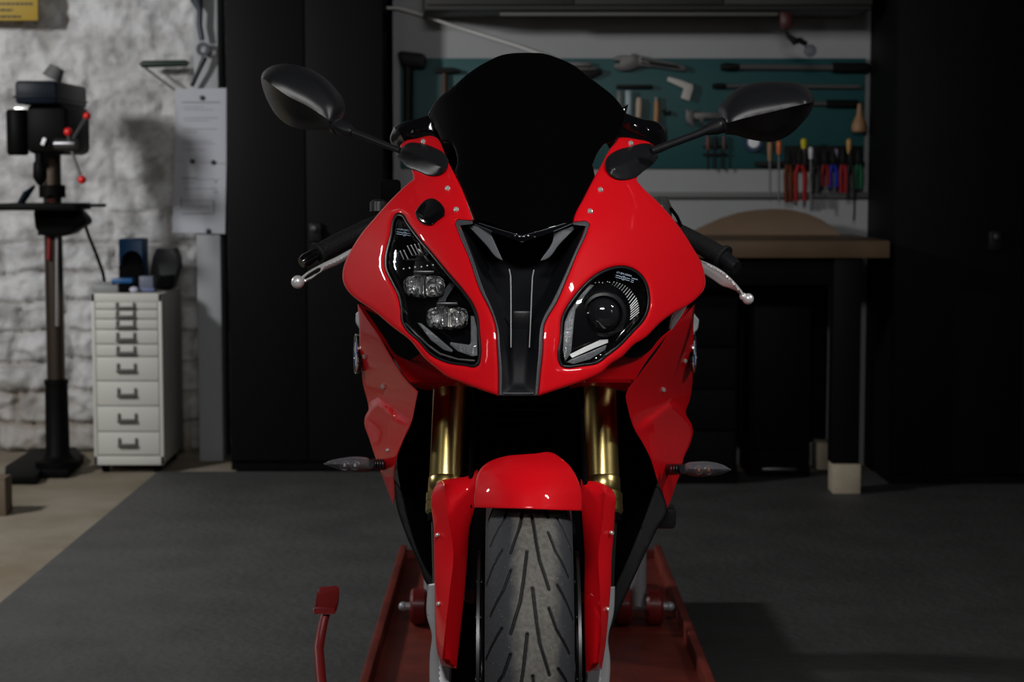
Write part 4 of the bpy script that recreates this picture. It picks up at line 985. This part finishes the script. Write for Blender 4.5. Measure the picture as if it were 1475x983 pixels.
o = B(); box2(o, (W(21,130,6.95).x, 6.95, W(50, 150, 6.95).z), (W(81,130,6.95).x, 7.45, W(50, 116, 6.95).z), .012); box2(o, (W(20,130,6.95).x - .003, 6.945, W(50, 141, 6.95).z), (W(81,130,6.95).x + .003, 7.455, W(50, 138, 6.95).z), .002); obj('pulley_cover', o, DBLUE, dp)
o = B(); lathe(o, [(0, .03), (.028, .026), (.034, 0), (.038, -.02), (0, -.02)], W(78, 106, 7.1), (.5, .1, 1), 20); obj('cover_knob', o, mat('grey_knob', (.10, .10, .10), .4), dp)
o = B(); xm = W(25, 180, 7.12).x; lathe(o, [(0, -.10), (.034, -.10), (.040, -.09), (.040, .06), (.034, .07), (0, .07)], (xm, 7.12, W(25, 185, 7.12).z), (0, 0, 1), 24); obj('motor', o, CAST, dp)
o = B(); box(o, W(35, 158, 7.15), (.07, .04, .02), .004); obj('motor_bracket', o, STEEL, dp)
o = B(); p = W(57, 228, 7.02); lathe(o, [(.012, .02), (.017, .018), (.017, -.01), (.024, -.02), (.026, -.07), (.018, -.085), (.007, -.10), (0, -.10)], p, (0, 0, 1), 20); obj('drill_chuck', o, CAST, dp)
o = B(); box(o, W(63, 204, 6.99), (.014, .01, .028), .003, ry=.4); obj('switch_plate', o, WHITE_ENAMEL, dp)
o = B(); hb = W(92, 208, 6.98); lathe(o, [(0, .05), (.02, .05), (.024, .03), (.024, -.03), (0, -.03)], hb, (1, -.2, 0), 20); fh = obj('feed_hub', o, STEEL_DARK, dp)
for px, py, y in ((125,167,7.08),(98,190,6.93),(118,259,7.0)):
    o = B(); tube(o, [hb + Vector((.02, 0, 0)), W(px, py, y)], .0055, 10); sp = obj('feed_spoke', o, STEEL, dp)
    o = B(); sphere(o, W(px, py, y), .0155, 18); obj('knob', o, mat('red_knob', (.55, .012, .01), .3), dp)
o = B(); tube(o, [W(122,322,7.3), W(128,340,7.35), W(137,362,7.4), W(148,392,7.45), W(153,420,7.55), W(150,520,7.66), W(146,560,7.70), (W(146,560,7.70).x, 7.70, .02)], .007, 8); obj('power_cord', o, BLACK_MATTE, dp)

gp = ground(13, 744); o = B(); box2(o, (gp.x - .36, gp.y, .0005), (gp.x - .01, gp.y + .09, .125), .006); bx = obj('cardboard_box', o, mat('brown_card', (.13, .095, .065), .8)); tag(bx, 'brown cardboard box on the bare concrete floor in front of the drill press', 'box')
o = B(); box2(o, (gp.x - .358, gp.y + .002, .1245), (gp.x - .19, gp.y + .088, .129), .002); box2(o, (gp.x - .188, gp.y + .002, .1245), (gp.x - .012, gp.y + .088, .129), .002); obj('flap', o, mat('brown_card_flap', (.14, .10, .07), .8), bx)
# ------------------------------------------------------------------ things on the stone wall
o = B(); pprism(o, [(-60,-40),(54.5,-40),(54.5,29.5),(-60,29.5)], 7.70, .012, .002); sg = obj('warning_sign', o, mat('yellow_sign', (.36, .235, .018), .55)); tag(sg, 'yellow sign with dark lines of writing high on the stone wall', 'sign')
o = B()
for x0, x1, y in ((-40, 47, 5.5), (-40, 18, 14.5), (-40, 30, 24)):
    x = x0
    while x < x1:
        w = random.uniform(4, 9); box2(o, W(x, y + 1.5, 7.6975), W(min(x + w, x1), y - 1.5, 7.6995)); x += w + 1.4
obj('sign_lettering', o, mat('sign_ink', (.02, .015, .008), .6), sg)
PAPER = mat('white_paper', (.40, .41, .45), .75); INK = mat('faint_print', (.24, .245, .275), .8); PIN = mat('dark_pin', (.03, .03, .035), .4)
def sheet(poly, rows, pins, label, tilt=0):
    o = B(); pprism(o, poly, 7.585, .0015); s = tag(obj('notice_sheet', o, PAPER), label, 'paper', 'notices pinned to the grey post')
    o = B()
    for x0, y, x1, h in rows: box2(o, W(x0, y + h / 2, 7.5838), W(x1, y - h / 2, 7.5848))
    obj('printed_lines', o, INK, s)
    o = B()
    for x, y in pins: sphere(o, W(x, y, 7.58), (.010, .006, .010), 12)
    obj('pins', o, PIN, s)
sheet([(253,128),(326,127),(326,236),(251,231)], [(262,147.5,317,2.2)] + [(264,y,264 + w,1) for y, w in ((154,30),(158,44),(170,50),(174,36),(186,48),(190,20),(203,40),(207,46),(216,30))], [(291,141)], 'upper white printed sheet pinned to the grey post')
sheet([(251,231.5),(326,236.5),(324,337),(248,335)], [(262,257,284,2.5),(286,258.5,316,1),(262,263,280,1),(309,262,313,3),(264,272,312,1),(309,277,313,3),(262,289,308,1),(260,293,262,16),(262,308,308,2),(307,298,309,18),(264,298,300,1),(264,302,290,1)], [(277,232.5),(307,234),(300,333)], 'lower white printed form pinned to the grey post')
hk = thing('scraper', 'dark green bar handle with a thin steel strut hung beside the papers', 'hand tool', W(235, 95, 7.72))
o = B(); tube(o, [W(203,95,7.72), W(206,92.5,7.72), W(268,91,7.72), W(271,93,7.72)], [.012, .0145, .0135, .011], 12); obj('handle', o, mat('dark_green_grip', (.006, .02, .014), .5), hk)
o = B(); tube(o, [W(209,98,7.72), W(252,130,7.74)], .0055, 8); obj('strut', o, STEEL, hk)
o = thing('trailer_hitch', 'slate blue steel rod with a ring joint hanging at the top of the grey post', 'tool', W(290, 70, 7.56))
m1 = B(); tube(m1, [W(281,-20,7.55), W(283,0,7.55), W(288,15,7.55), W(287,35,7.55), W(291,58,7.55)], [.028, .024, .012, .012, .011], 14); obj('rod', m1, mat('slate_steel', (.035, .042, .055), .45), o)
m1 = B(); lathe(m1, [(.013, -.012), (.027, -.012), (.027, .012), (.013, .012)], W(293,71,7.55), (0, 1, 0), 24, closed=True); obj('ring', m1, mat('slate_steel', (.03, .036, .045), .45), o)
m1 = B(); tube(m1, [W(295,82,7.55), W(287,100,7.55), W(276,124,7.56)], [.012, .009, .009], 12); obj('tail_rod', m1, BLACK_SATIN, o)

# ------------------------------------------------------------------ workbench
WOOD = mat('beech_top', (0.125, 0.078, 0.044), .5, noise_amt=.25, noise_scale=6)
WOOD2 = mat('plywood_board', (0.155, 0.100, 0.062), .55, noise_amt=.15, noise_scale=5)
wx1 = W(1282, 360, 6.74).x
wb = thing('workbench', 'long workbench with a thick wooden top and black legs under the pegboard', 'workbench', (.55, 7.1, .09))
zb, zt = W(1100, 372, 6.74).z, W(1100, 347, 6.74).z
o = B(); box2(o, (-.44, 6.74, zb), (wx1, 7.495, zt), .004); obj('bench_top', o, WOOD, wb)
def leg(px0, px1, y0_, d):
    a, b = W(px0, 500, y0_).x, W(px1, 500, y0_).x
    o = B(); box2(o, (a, y0_, .118), (b, y0_ + d, zb), .003); obj('bench_leg', o, CAB, wb); return a, b
la, lb = leg(1200, 1240, 6.76, .09)
leg(1065, 1078, 7.36, .09)
o = B(); box2(o, (-.40, 6.80, zb - .10), (la, 6.83, zb), .002); obj('apron', o, CAB, wb)
o = B(); box2(o, (-.40, 6.78, .118), (-.31, 6.87, zb), .002); obj('bench_leg', o, CAB, wb)
o = B(); box2(o, (-.40, 7.475, .10), (lb, 7.496, zb), .002); obj('bench_dark_sheet', o, CAB, wb)  # black sheet added to keep the gap under the bench dark
BLOCK = mat('pale_timber', (.42, .36, .27), .7, noise_amt=.12, noise_scale=20)
def block(a, b, y, label):
    o = B(); box2(o, (a, y, .0105), (b, y + .11, .1175), .004); tag(obj('wooden_block', o, BLOCK), label, 'wooden block')
block(W(1200,690,6.74).x, W(1240,690,6.74).x, 6.74, 'pale wooden block under the front leg of the workbench')
block(W(1176,690,7.3).x, W(1194,690,7.3).x + .01, 7.3, 'pale wooden block on the floor behind the block under the bench leg')
block(-.40, -.31, 6.775, 'wooden block under the far end of the workbench behind the motorcycle')
cbx = W(1064, 500, 6.95).x
c = thing('base_cabinet', 'black drawer cabinet standing under the workbench', 'cabinet', (.3, 6.95, .01))
o = B(); box2(o, (-.25, 6.97, .01), (cbx, 7.45, zb - .13), .004); obj('cabinet_body', o, CAB2, c)
for k in range(4):
    z0 = .06 + k * .155; o = B(); box2(o, (-.24, 6.95, z0), (cbx - .01, 6.969, z0 + .148), .003); d = obj('drawer', o, CAB, c)
    o = B(); box2(o, (.15, 6.935, z0 + .115), (.45, 6.951, z0 + .128), .002); obj('handle', o, STEEL_DARK, d)
c = thing('storage_crate', 'black panelled crate under the workbench next to the drawer cabinet', 'crate', (1.0, 7.15, .01))
o = B(); box2(o, (W(1082,500,7.12).x, 7.14, .01), (W(1170,500,7.12).x, 7.465, zb - .06), .004); obj('crate_body', o, CAB2, c)
o = B(); box2(o, (W(1085,500,7.12).x, 7.12, .12), (W(1166,500,7.12).x, 7.14, zb - .14), .003); obj('front_panel', o, CAB, c)
o = B(); box2(o, (W(1100,500,7.12).x, 7.11, .035), (W(1150,500,7.12).x, 7.135, .048), .002); obj('kick_strip', o, STEEL_DARK, c)
o = B(); x0 = W(1012,410,6.99).x; box2(o, (x0, 6.985, zb - .1295), (W(1060,410,6.99).x, 7.2, W(1040,404,6.985).z), .006); box2(o, (W(1042,410,6.99).x, 6.975, zb - .125), (W(1056,410,6.99).x, 6.99, W(1042,412,6.975).z), .003); tag(obj('tool_case', o, mat('charcoal_case', (.035, .036, .038), .45)), 'charcoal case lying on the black drawer cabinet under the bench', 'case')
arc = [(975,349)] + [(x, y) for x, y in ((990,337),(1010,327),(1040,314),(1065,306.5),(1090,302.5),(1115,301),(1140,302),(1165,308),(1185,317),(1200,327),(1210,337),(1217,346))]
o = B(); prism(o, [Vector((W(x, y, 7.30).x, 7.30 + (W(x, y, 7.3).z - zt) * .35, max(zt + .0005, W(x, y, 7.30).z))) for x, y in arc], (0, .022, -.004), .003); tag(obj('curved_board', o, WOOD2), 'arched wooden offcut board standing on the workbench', 'board')

# ------------------------------------------------------------------ pegboard wall
def peg():
    m = mat('teal_pegboard', (0.008, 0.062, 0.066), .5); nt = m.node_tree; N = nt.nodes; L = nt.links; b = N['Principled BSDF']
    tc = N.new('ShaderNodeTexCoord'); v = N.new('ShaderNodeTexVoronoi'); v.inputs['Scale'].default_value = 38; v.inputs['Randomness'].default_value = 0
    L.new(tc.outputs['Object'], v.inputs['Vector']); r = N.new('ShaderNodeValToRGB')
    r.color_ramp.elements[0].position = .18; r.color_ramp.elements[0].color = (.004, .02, .022, 1); r.color_ramp.elements[1].position = .24; r.color_ramp.elements[1].color = (.008, .062, .066, 1)
    L.new(v.outputs['Distance'], r.inputs['Fac']); L.new(r.outputs['Color'], b.inputs['Base Color']); return m
YB = 7.485
o = B(); box2(o, W(577, 243, YB), W(1247, 84, YB) + Vector((0, .0145, 0)), .002); tag(obj('pegboard', o, peg()), 'teal perforated tool board on the wall above the workbench', 'pegboard')
o = B(); box2(o, W(880, 285, 7.47), W(1254, 277, 7.47) + Vector((0, .03, 0)), .002); tag(obj('wall_rail', o, mat('grey_rail', (.13, .13, .13), .5)), 'grey metal rail on the wall between the tool board and the workbench', 'rail')
CHARC = mat('charcoal_door', (.026, .0255, .025), .5)
o = thing('wall_cupboard', 'dark wall cupboard with a slim lamp strip above the tool board', 'cupboard', (W(930, 10, 7.2).x, 7.2, W(930, 20, 7.2).z))
za = W(930, 20, 7.18).z
m1 = B(); prism(m1, [Vector((W(606, 0, 7.15).x - .01, 7.495, za + .01)), Vector((W(612, 0, 7.15).x, 7.15, za + .012)), Vector((W(612, 0, 7.15).x, 7.15, za + .5)), Vector((W(606, 0, 7.15).x - .01, 7.495, za + .5))], (W(1256, 0, 7.15).x - W(612, 0, 7.15).x, 0, 0), .003); obj('cupboard_body', m1, mat('charcoal_cupboard', (.022, .0215, .021), .5), o)
for k in range(3):
    xa_ = W(612, 0, 7.15).x + .003 + k * (W(1256, 0, 7.15).x - W(612, 0, 7.15).x) / 3; xb_ = xa_ + (W(1256, 0, 7.15).x - W(612, 0, 7.15).x) / 3 - .004
    m1 = B(); box2(m1, (xa_, 7.132, za + .03), (xb_, 7.149, za + .49), .003); obj('cupboard_door', m1, CHARC, o)
m1 = B(); box2(m1, (W(720, 0, 7.2).x, 7.19, za - .006), (W(1120, 0, 7.2).x, 7.215, za + .0115), .002); obj('lamp_strip', m1, mat('pale_strip', (.10, .10, .095), .5), o)
o = B(); tube(o, [W(548, 11, 7.47), W(575, 12, 7.47), W(600, 19, 7.47), W(650, 36, 7.47), (W(700, 52, 7.47)), W(745, 66, 7.47), W(785, 80, 7.47), W(800, 95, 7.46)], .0055, 8); tag(obj('wall_cable', o, mat('white_cable', (.65, .64, .62), .6)), 'pale cable sloping across the white wall below the cupboard', 'cable')
YT = 7.455
WOODH = mat('tool_wood', (.24, .13, .06), .55); ORG_ = mat('orange_plastic', (.50, .10, .012), .4); YEL = mat('yellow_plastic', (.50, .40, .01), .4)
TSTEEL = mat('dull_tool_steel', (.115, .11, .11), .45, metal=.5); TDARK = mat('blackened_tool_steel', (.005, .005, .005), .55, spec=.2)
def handtool(name, label, cat, parts, group=None, at=(0, 0)):
    t = thing(name, label, cat, W(*at, YT), group)
    for pn, pm, fn in parts:
        bm = B(); fn(bm); obj(pn, bm, pm, t)
    return t
pp = lambda poly, th=.02, y=YT, bev=.003: (lambda bm: pprism(bm, poly, y, th, bev))
tb = lambda pts, r, y=YT + .012, seg=10: (lambda bm: tube(bm, [W(a, b, y) for a, b in pts], r, seg))
handtool('sledge_hammer', 'big black sledge hammer hanging over the edge of the teal tool board', 'hammer', [
    ('hammer_head', TDARK, pp([(572,76),(578,73),(610,77),(614,83),(612,96),(606,97),(585,95),(576,91)], .06, 7.42, .006)), ('handle', TDARK, tb([(588,94),(588,150),(588,215)], [.02, .019, .019], 7.45))], at=(590, 90))
handtool('claw_hammer', 'hammer with a dark head and brown wooden handle beside the screen', 'hammer', [
    ('hammer_head', TDARK, pp([(624,99),(630,97),(652,97),(663,100),(662,105),(650,105),(638,106),(628,105)], .03)), ('handle', mat('brown_handle', (.05, .025, .012), .5), tb([(640,104),(640,150),(640,205)], [.011, .012, .013]))], at=(640, 100))
handtool('plane_iron', 'grey steel bar at the edge of the tinted screen on the tool board', 'tool', [('blade', TSTEEL, pp([(815,89),(851,89),(852,96),(815,96)], .012))], at=(835, 92))
handtool('plate_shear', 'dark clamp hanging under the grey steel bar on the tool board', 'tool', [('jaw', TDARK, pp([(820,100),(867,99),(868,104),(862,108),(850,113),(820,112)], .02)), ('blade', TSTEEL, pp([(826,97.5),(860,98),(858,100.5),(826,100)], .01, YT - .005, .001))], at=(845, 105))
handtool('adjustable_wrench', 'large grey adjustable wrench at the top of the tool board', 'wrench', [
    ('wrench_jaw', TSTEEL, pp([(884,82),(895,79.5),(908,80),(911,77),(920,78.5),(922,90),(920,97),(908,101),(895,102.5),(886,99),(884,92),(893,91),(893,87),(884,88)], .03)),
    ('handle', TSTEEL, pp([(918,80),(940,85),(965,89),(985,94),(989,98),(986,103),(970,101),(945,97),(920,95)], .02)),
    ('handle_inlay', TDARK, pp([(935,87),(975,94),(982,99),(960,97),(935,93)], .004, YT - .004, .001)), ('adjuster', CHROME, lambda bm: lathe(bm, [(0, -.014), (.012, -.014), (.012, .014), (0, .014)], W(928, 88.5, YT), (1, 0, -.1), 14))], at=(930, 90))
o = B(); box2(o, W(888, 127, YT), W(940, 122, YT) + Vector((0, .03, 0)), .002); tag(obj('tool_rack', o, TDARK), 'short black rack bar with blades hanging under it on the tool board', 'rack')
handtool('file_tool', 'thin dull steel file hanging nearest the screen under the rack bar', 'file', [('file_blade', TSTEEL, pp([(889,130),(896,130),(896,168),(889,165)], .008))], at=(892, 140))
handtool('paint_scraper', 'pale blue steel blade hanging under the rack bar', 'scraper', [('blade', mat('pale_blue_steel', (.26, .31, .33), .45, metal=.3), pp([(901,130),(909.5,130),(909,172),(901,168)], .008))], at=(905, 145))
handtool('wood_chisel', 'chisel with a pale wooden handle on the tool board', 'chisel', [('handle', mat('pale_handle', (.34, .26, .20), .55), tb([(921,141),(921,150),(920,170)], [.010, .014, .012])), ('blade', TSTEEL, pp([(917,169),(924,169),(924,205),(917,205)], .006))], at=(921, 150))
handtool('wood_chisel', 'chisel with an orange-brown wooden handle on the tool board', 'chisel', [('handle', mat('orange_wood', (.30, .14, .045), .5), tb([(946,146),(946,160),(945,180)], [.009, .011, .010])), ('ferrule', TSTEEL, tb([(946,140),(946,147)], .009)), ('blade', TSTEEL, pp([(942,179),(949,179),(949,212),(942,212)], .006))], at=(946, 160))
handtool('board_hook', 'small black hook on the tool board beside the orange-brown chisel', 'hook', [('hook', TDARK, tb([(956,158),(958,163),(964,164),(965,160)], .007))], at=(960, 160))
handtool('try_square', 'pale angled square hanging on the tool board', 'square', [('square_arm', mat('pale_square', (.42, .40, .37), .6), pp([(962.5,110.5),(980,115),(998,121.5),(999,127),(993,146),(981,141),(985.5,127.5),(961,116.5)], .014))], at=(985, 125))
handtool('vernier_caliper', 'grey steel caliper hanging on the tool board near the mirror', 'caliper', [('caliper_jaws', TSTEEL, pp([(988,157),(992,157),(993,162),(996,156),(999,162),(1000,175),(998,186),(994,178),(991,180),(988,172)], .010)), ('caliper_beam', TSTEEL, pp([(997,162),(1040,162),(1040,171),(1014,171),(1012,180),(1007,172),(997,172)], .008, YT + .005))], at=(1005, 168))
def wrench_long(label, y, x0, xh, xt, x1, r, gm, gr):
    handtool('torque_wrench', label, 'torque wrench', [('ratchet_head', TDARK, tb([(x0, y), (x0 + 8, y), (xh, y)], [r * 1.0, r * 1.5, r * 1.1])), ('shaft', TSTEEL, tb([(xh - 2, y), (xt, y + 1)], r)), ('grip', gm, tb([(xt - 1, y + 1), (x1 - 4, y + 1), (x1, y + 1)], [gr, gr, gr * .8]))], at=(x0, y))
wrench_long('longest torque wrench with a black grip at the top of the tool board', 96.5, 1038, 1065, 1200, 1252, .0115, TDARK, .021)
wrench_long('slim steel extension bar under the longest torque wrench', 124, 1026, 1046, 1232, 1240, .0085, TSTEEL, .009)
wrench_long('short ratchet with a black grip above the wooden brush', 148.5, 1120, 1140, 1191, 1237, .0085, TDARK, .016)
handtool('wooden_brush', 'pear shaped wooden brush hanging at the edge of the tool board', 'brush', [('handle', WOODH, lambda bm: lathe(bm, [(0, .075), (.008, .07), (.010, .05), (.012, .03), (.026, 0), (.031, -.018), (.028, -.036), (.018, -.042), (0, -.042)], W(1238, 176, 7.44), (0, 0, 1), 24))], at=(1238, 176))
handtool('tape_roll', 'blue and white tape roll under the mirror on the tool board', 'tape', [('tape_case', mat('navy_tape', (.01, .03, .08), .5), lambda bm: lathe(bm, [(.012, 0), (.034, 0), (.034, .03), (.012, .03)], W(1084, 206, YT + .02), (0, -1, 0), 28, closed=True)), ('tape_core', WHITE_ENAMEL, lambda bm: lathe(bm, [(0, .028), (.020, .028), (.022, .034), (0, .036)], W(1084, 205, YT + .02), (0, -1, 0), 24))], at=(1084, 206))
for px, m_, lab in ((1020, mat('rusty_red', (.10, .025, .02), .5), 'reddish needle file in the row below the caliper'), (1031, TDARK, 'black needle file in the row below the caliper, beside the reddish one'), (1043, mat('brownish', (.045, .025, .02), .5), 'brown needle file at the end of the row below the caliper')):
    handtool('needle_file', lab, 'file', [('handle', m_, tb([(px, 196), (px, 210), (px, 216)], [.007, .009, .006])), ('file_blade', TDARK, tb([(px, 214), (px, 244)], .0045))], 'needle files on the tool board', at=(px, 220))
o = B(); box2(o, W(1013, 224, YT + .006), W(1048, 221, YT + .006) + Vector((0, .02, 0)), .001); box2(o, W(1013, 212, YT + .006), W(1048, 210, YT + .006) + Vector((0, .02, 0)), .001); tag(obj('tool_rack', o, TDARK), 'narrow black rack holding the needle files', 'rack')
o = B(); box2(o, W(1088, 240, YT + .004), W(1246, 233, YT + .004) + Vector((0, .024, 0)), .002); box2(o, W(1130, 246, YT + .018), W(1243, 210, YT + .018) + Vector((0, .011, 0)), .002); tag(obj('tool_rack', o, TDARK), 'long black rack holding the screwdrivers and pliers', 'rack')
YF = YT - .028
def screwdriver(px, y0, y1, m_, lab, r=.011, tip=285):
    handtool('screwdriver', lab, 'screwdriver', [('handle', m_, tb([(px, y0), (px, y0 + 3), (px, (y0 + y1) / 2), (px, y1)], [r * .6, r, r * .9, r * .7], YF)), ('shaft', TSTEEL, tb([(px, y1 - 1), (px, tip)], .0035, YF))], 'screwdrivers in the rack', at=(px, y0))
screwdriver(1109, 204, 232, WOODH, 'screwdriver with a tan wooden handle in the rack')
screwdriver(1122, 203, 222, ORG_, 'screwdriver with a bright orange handle in the rack', tip=290)
screwdriver(1158, 200, 214, YEL, 'screwdriver with a yellow handle in the rack', .013, 260)
screwdriver(1223, 200, 222, mat('amber_handle', (.36, .19, .04), .4), 'screwdriver with an amber handle in the rack', tip=270)
screwdriver(1168, 212, 229, WHITE_PLASTIC, 'screwdriver with a white handle in the rack', .010, 300)
screwdriver(1204, 215, 230, mat('pale_violet', (.30, .30, .42), .4), 'screwdriver with a pale violet handle in the rack', .009, 262)
def pliers(px, y1, m_, lab, w=6, y0=224):
    handtool('pliers', lab, 'pliers', [('jaw', TDARK, pp([(px - 4, y0 + 14), (px - 5, y0 + 4), (px - 2, y0 - 8), (px, y0 - 9), (px + 2, y0 - 8), (px + 5, y0 + 4), (px + 4, y0 + 14)], .016, YF - .012)),
        ('handle', m_, tb([(px - 2, y0 + 12), (px - w, y0 + 28), (px - w + 1, y1)], [.007, .010, .008], YF - .004)), ('handle', m_, tb([(px + 2, y0 + 12), (px + w, y0 + 28), (px + w - 1, y1)], [.007, .010, .008], YF - .004))], 'pliers hanging in the rack', at=(px, y0))
pliers(1136, 292, mat('rust_grip', (.09, .022, .008), .5, spec=.08), 'pliers with rust brown grips in the rack', 4)
pliers(1153, 290, mat('red_grip', (.24, .012, .012), .45, spec=.08), 'pliers with bright red grips hanging under the yellow screwdriver', 7)
pliers(1176, 275, TDARK, 'pliers with black grips in the rack next to the white screwdriver', 5)
pliers(1189, 268, mat('dark_red_grip', (.15, .008, .010), .45, spec=.08), 'pliers with dark red grips next to the blue pliers', 5)
pliers(1201, 270, mat('blue_grip', (.008, .02, .22), .45, spec=.08), 'pliers with blue grips in the rack', 5)
pliers(1215, 278, mat('crimson_grip', (.20, .010, .014), .45, spec=.08), 'pliers with crimson grips on the far side of the blue pliers', 4)
pliers(1226, 288, TDARK, 'long black pliers in the rack under the amber screwdriver', 5)
pliers(1237, 272, mat('green_grip', (.008, .075, .035), .45, spec=.08), 'pliers with green grips at the end of the rack', 4)
handtool('wire_hook', 'thin dark wire hook hanging below the green pliers', 'hook', [('hook', TDARK, tb([(1231, 274), (1231, 300), (1230, 318)], .004, YF))], at=(1231, 300))
t = thing('inspection_lamp', 'small red lamp with a clear bulb hanging from the cupboard', 'lamp', W(1140, 30, 7.18))
m1 = B(); pprism(m1, [(1124,17),(1134,16),(1142,22),(1143,36),(1136,43),(1127,42),(1124,32)], 7.17, .03, .004); obj('lamp_body', m1, mat('dark_red_plastic', (.045, .006, .006), .4), t)
m1 = B(); tube(m1, [W(1131,44,7.185), W(1136,52,7.185), W(1145,60,7.185), W(1152,58,7.185), W(1162,64,7.185)], [.006, .009, .015, .012, .010], 12); obj('joint', m1, TDARK, t)
m1 = B(); sphere(m1, W(1167, 73, 7.185), .024, 24); obj('bulb', m1, clear_mat('bulb_glass', (.62, .64, .68), .05, 1.7, haze=.15, haze_col=(.3, .3, .33)), t)

# ================================================================== LIGHT AND CAMERA
w = bpy.data.worlds.new('room_air'); SC.world = w; w.use_nodes = True
w.node_tree.nodes['Background'].inputs[0].default_value = (.75, .78, .85, 1); w.node_tree.nodes['Background'].inputs[1].default_value = .0
def lamp(name, loc, target, sx, sy, power, col=(1, 1, 1), spread=180):
    l = bpy.data.lights.new(name, 'AREA'); l.shape = 'RECTANGLE'; l.size = sx; l.size_y = sy; l.energy = power; l.color = col; l.spread = math.radians(spread)
    o = bpy.data.objects.new(name, l); COL.objects.link(o); o.location = loc
    o.rotation_euler = (Vector(target) - Vector(loc)).to_track_quat('-Z', 'Y').to_euler()
    return o
lamp('lamp_front', (-.05, .15, 2.80), (0, 2.7, .85), 1.2, .35, 55, (1, .985, .97))
lamp('lamp_wall', (-3.25, 4.6, 2.22), (-1.3, 7.2, 1.0), .30, .30, 70, (1, .995, .99))
lamp('lamp_tube', (2.37, 2.36, 2.84), (.15, 2.65, 1.15), .07, .45, 3.2, (1, .98, .96), 70)
lamp('lamp_tube_slim', (2.17, 2.28, 2.84), (.15, 2.65, 1.15), .018, .45, .9, (1, .98, .96), 70)
lamp('fork_streak_strip', (2.6, .95, 1.95), (-.1, 2.9, .75), .03, .8, 2.2, (1, .985, .97))  # narrow unseen strip added to put a streak on the gold forks
lamp('lamp_front_left', (-2.6, .6, 2.0), (-.1, 2.9, .75), .07, .8, 6, (1, .985, .97))
cam = bpy.data.cameras.new('camera'); co = bpy.data.objects.new('camera', cam); COL.objects.link(co)
co.location = (0, 0, CAMZ); co.rotation_euler = (PI / 2 - PITCH, 0, 0)
cam.sensor_width = 36; cam.lens = F / 1475 * 36; cam.clip_start = .05
cam.dof.use_dof = True; cam.dof.focus_distance = 2.68; cam.dof.aperture_fstop = 8.5
SC.camera = co
vs = SC.view_settings; vs.view_transform = 'Standard'; vs.look = 'None'; vs.exposure = 0.14; vs.gamma = 1.0; vs.use_curve_mapping = False
SC.cycles.use_denoising = True
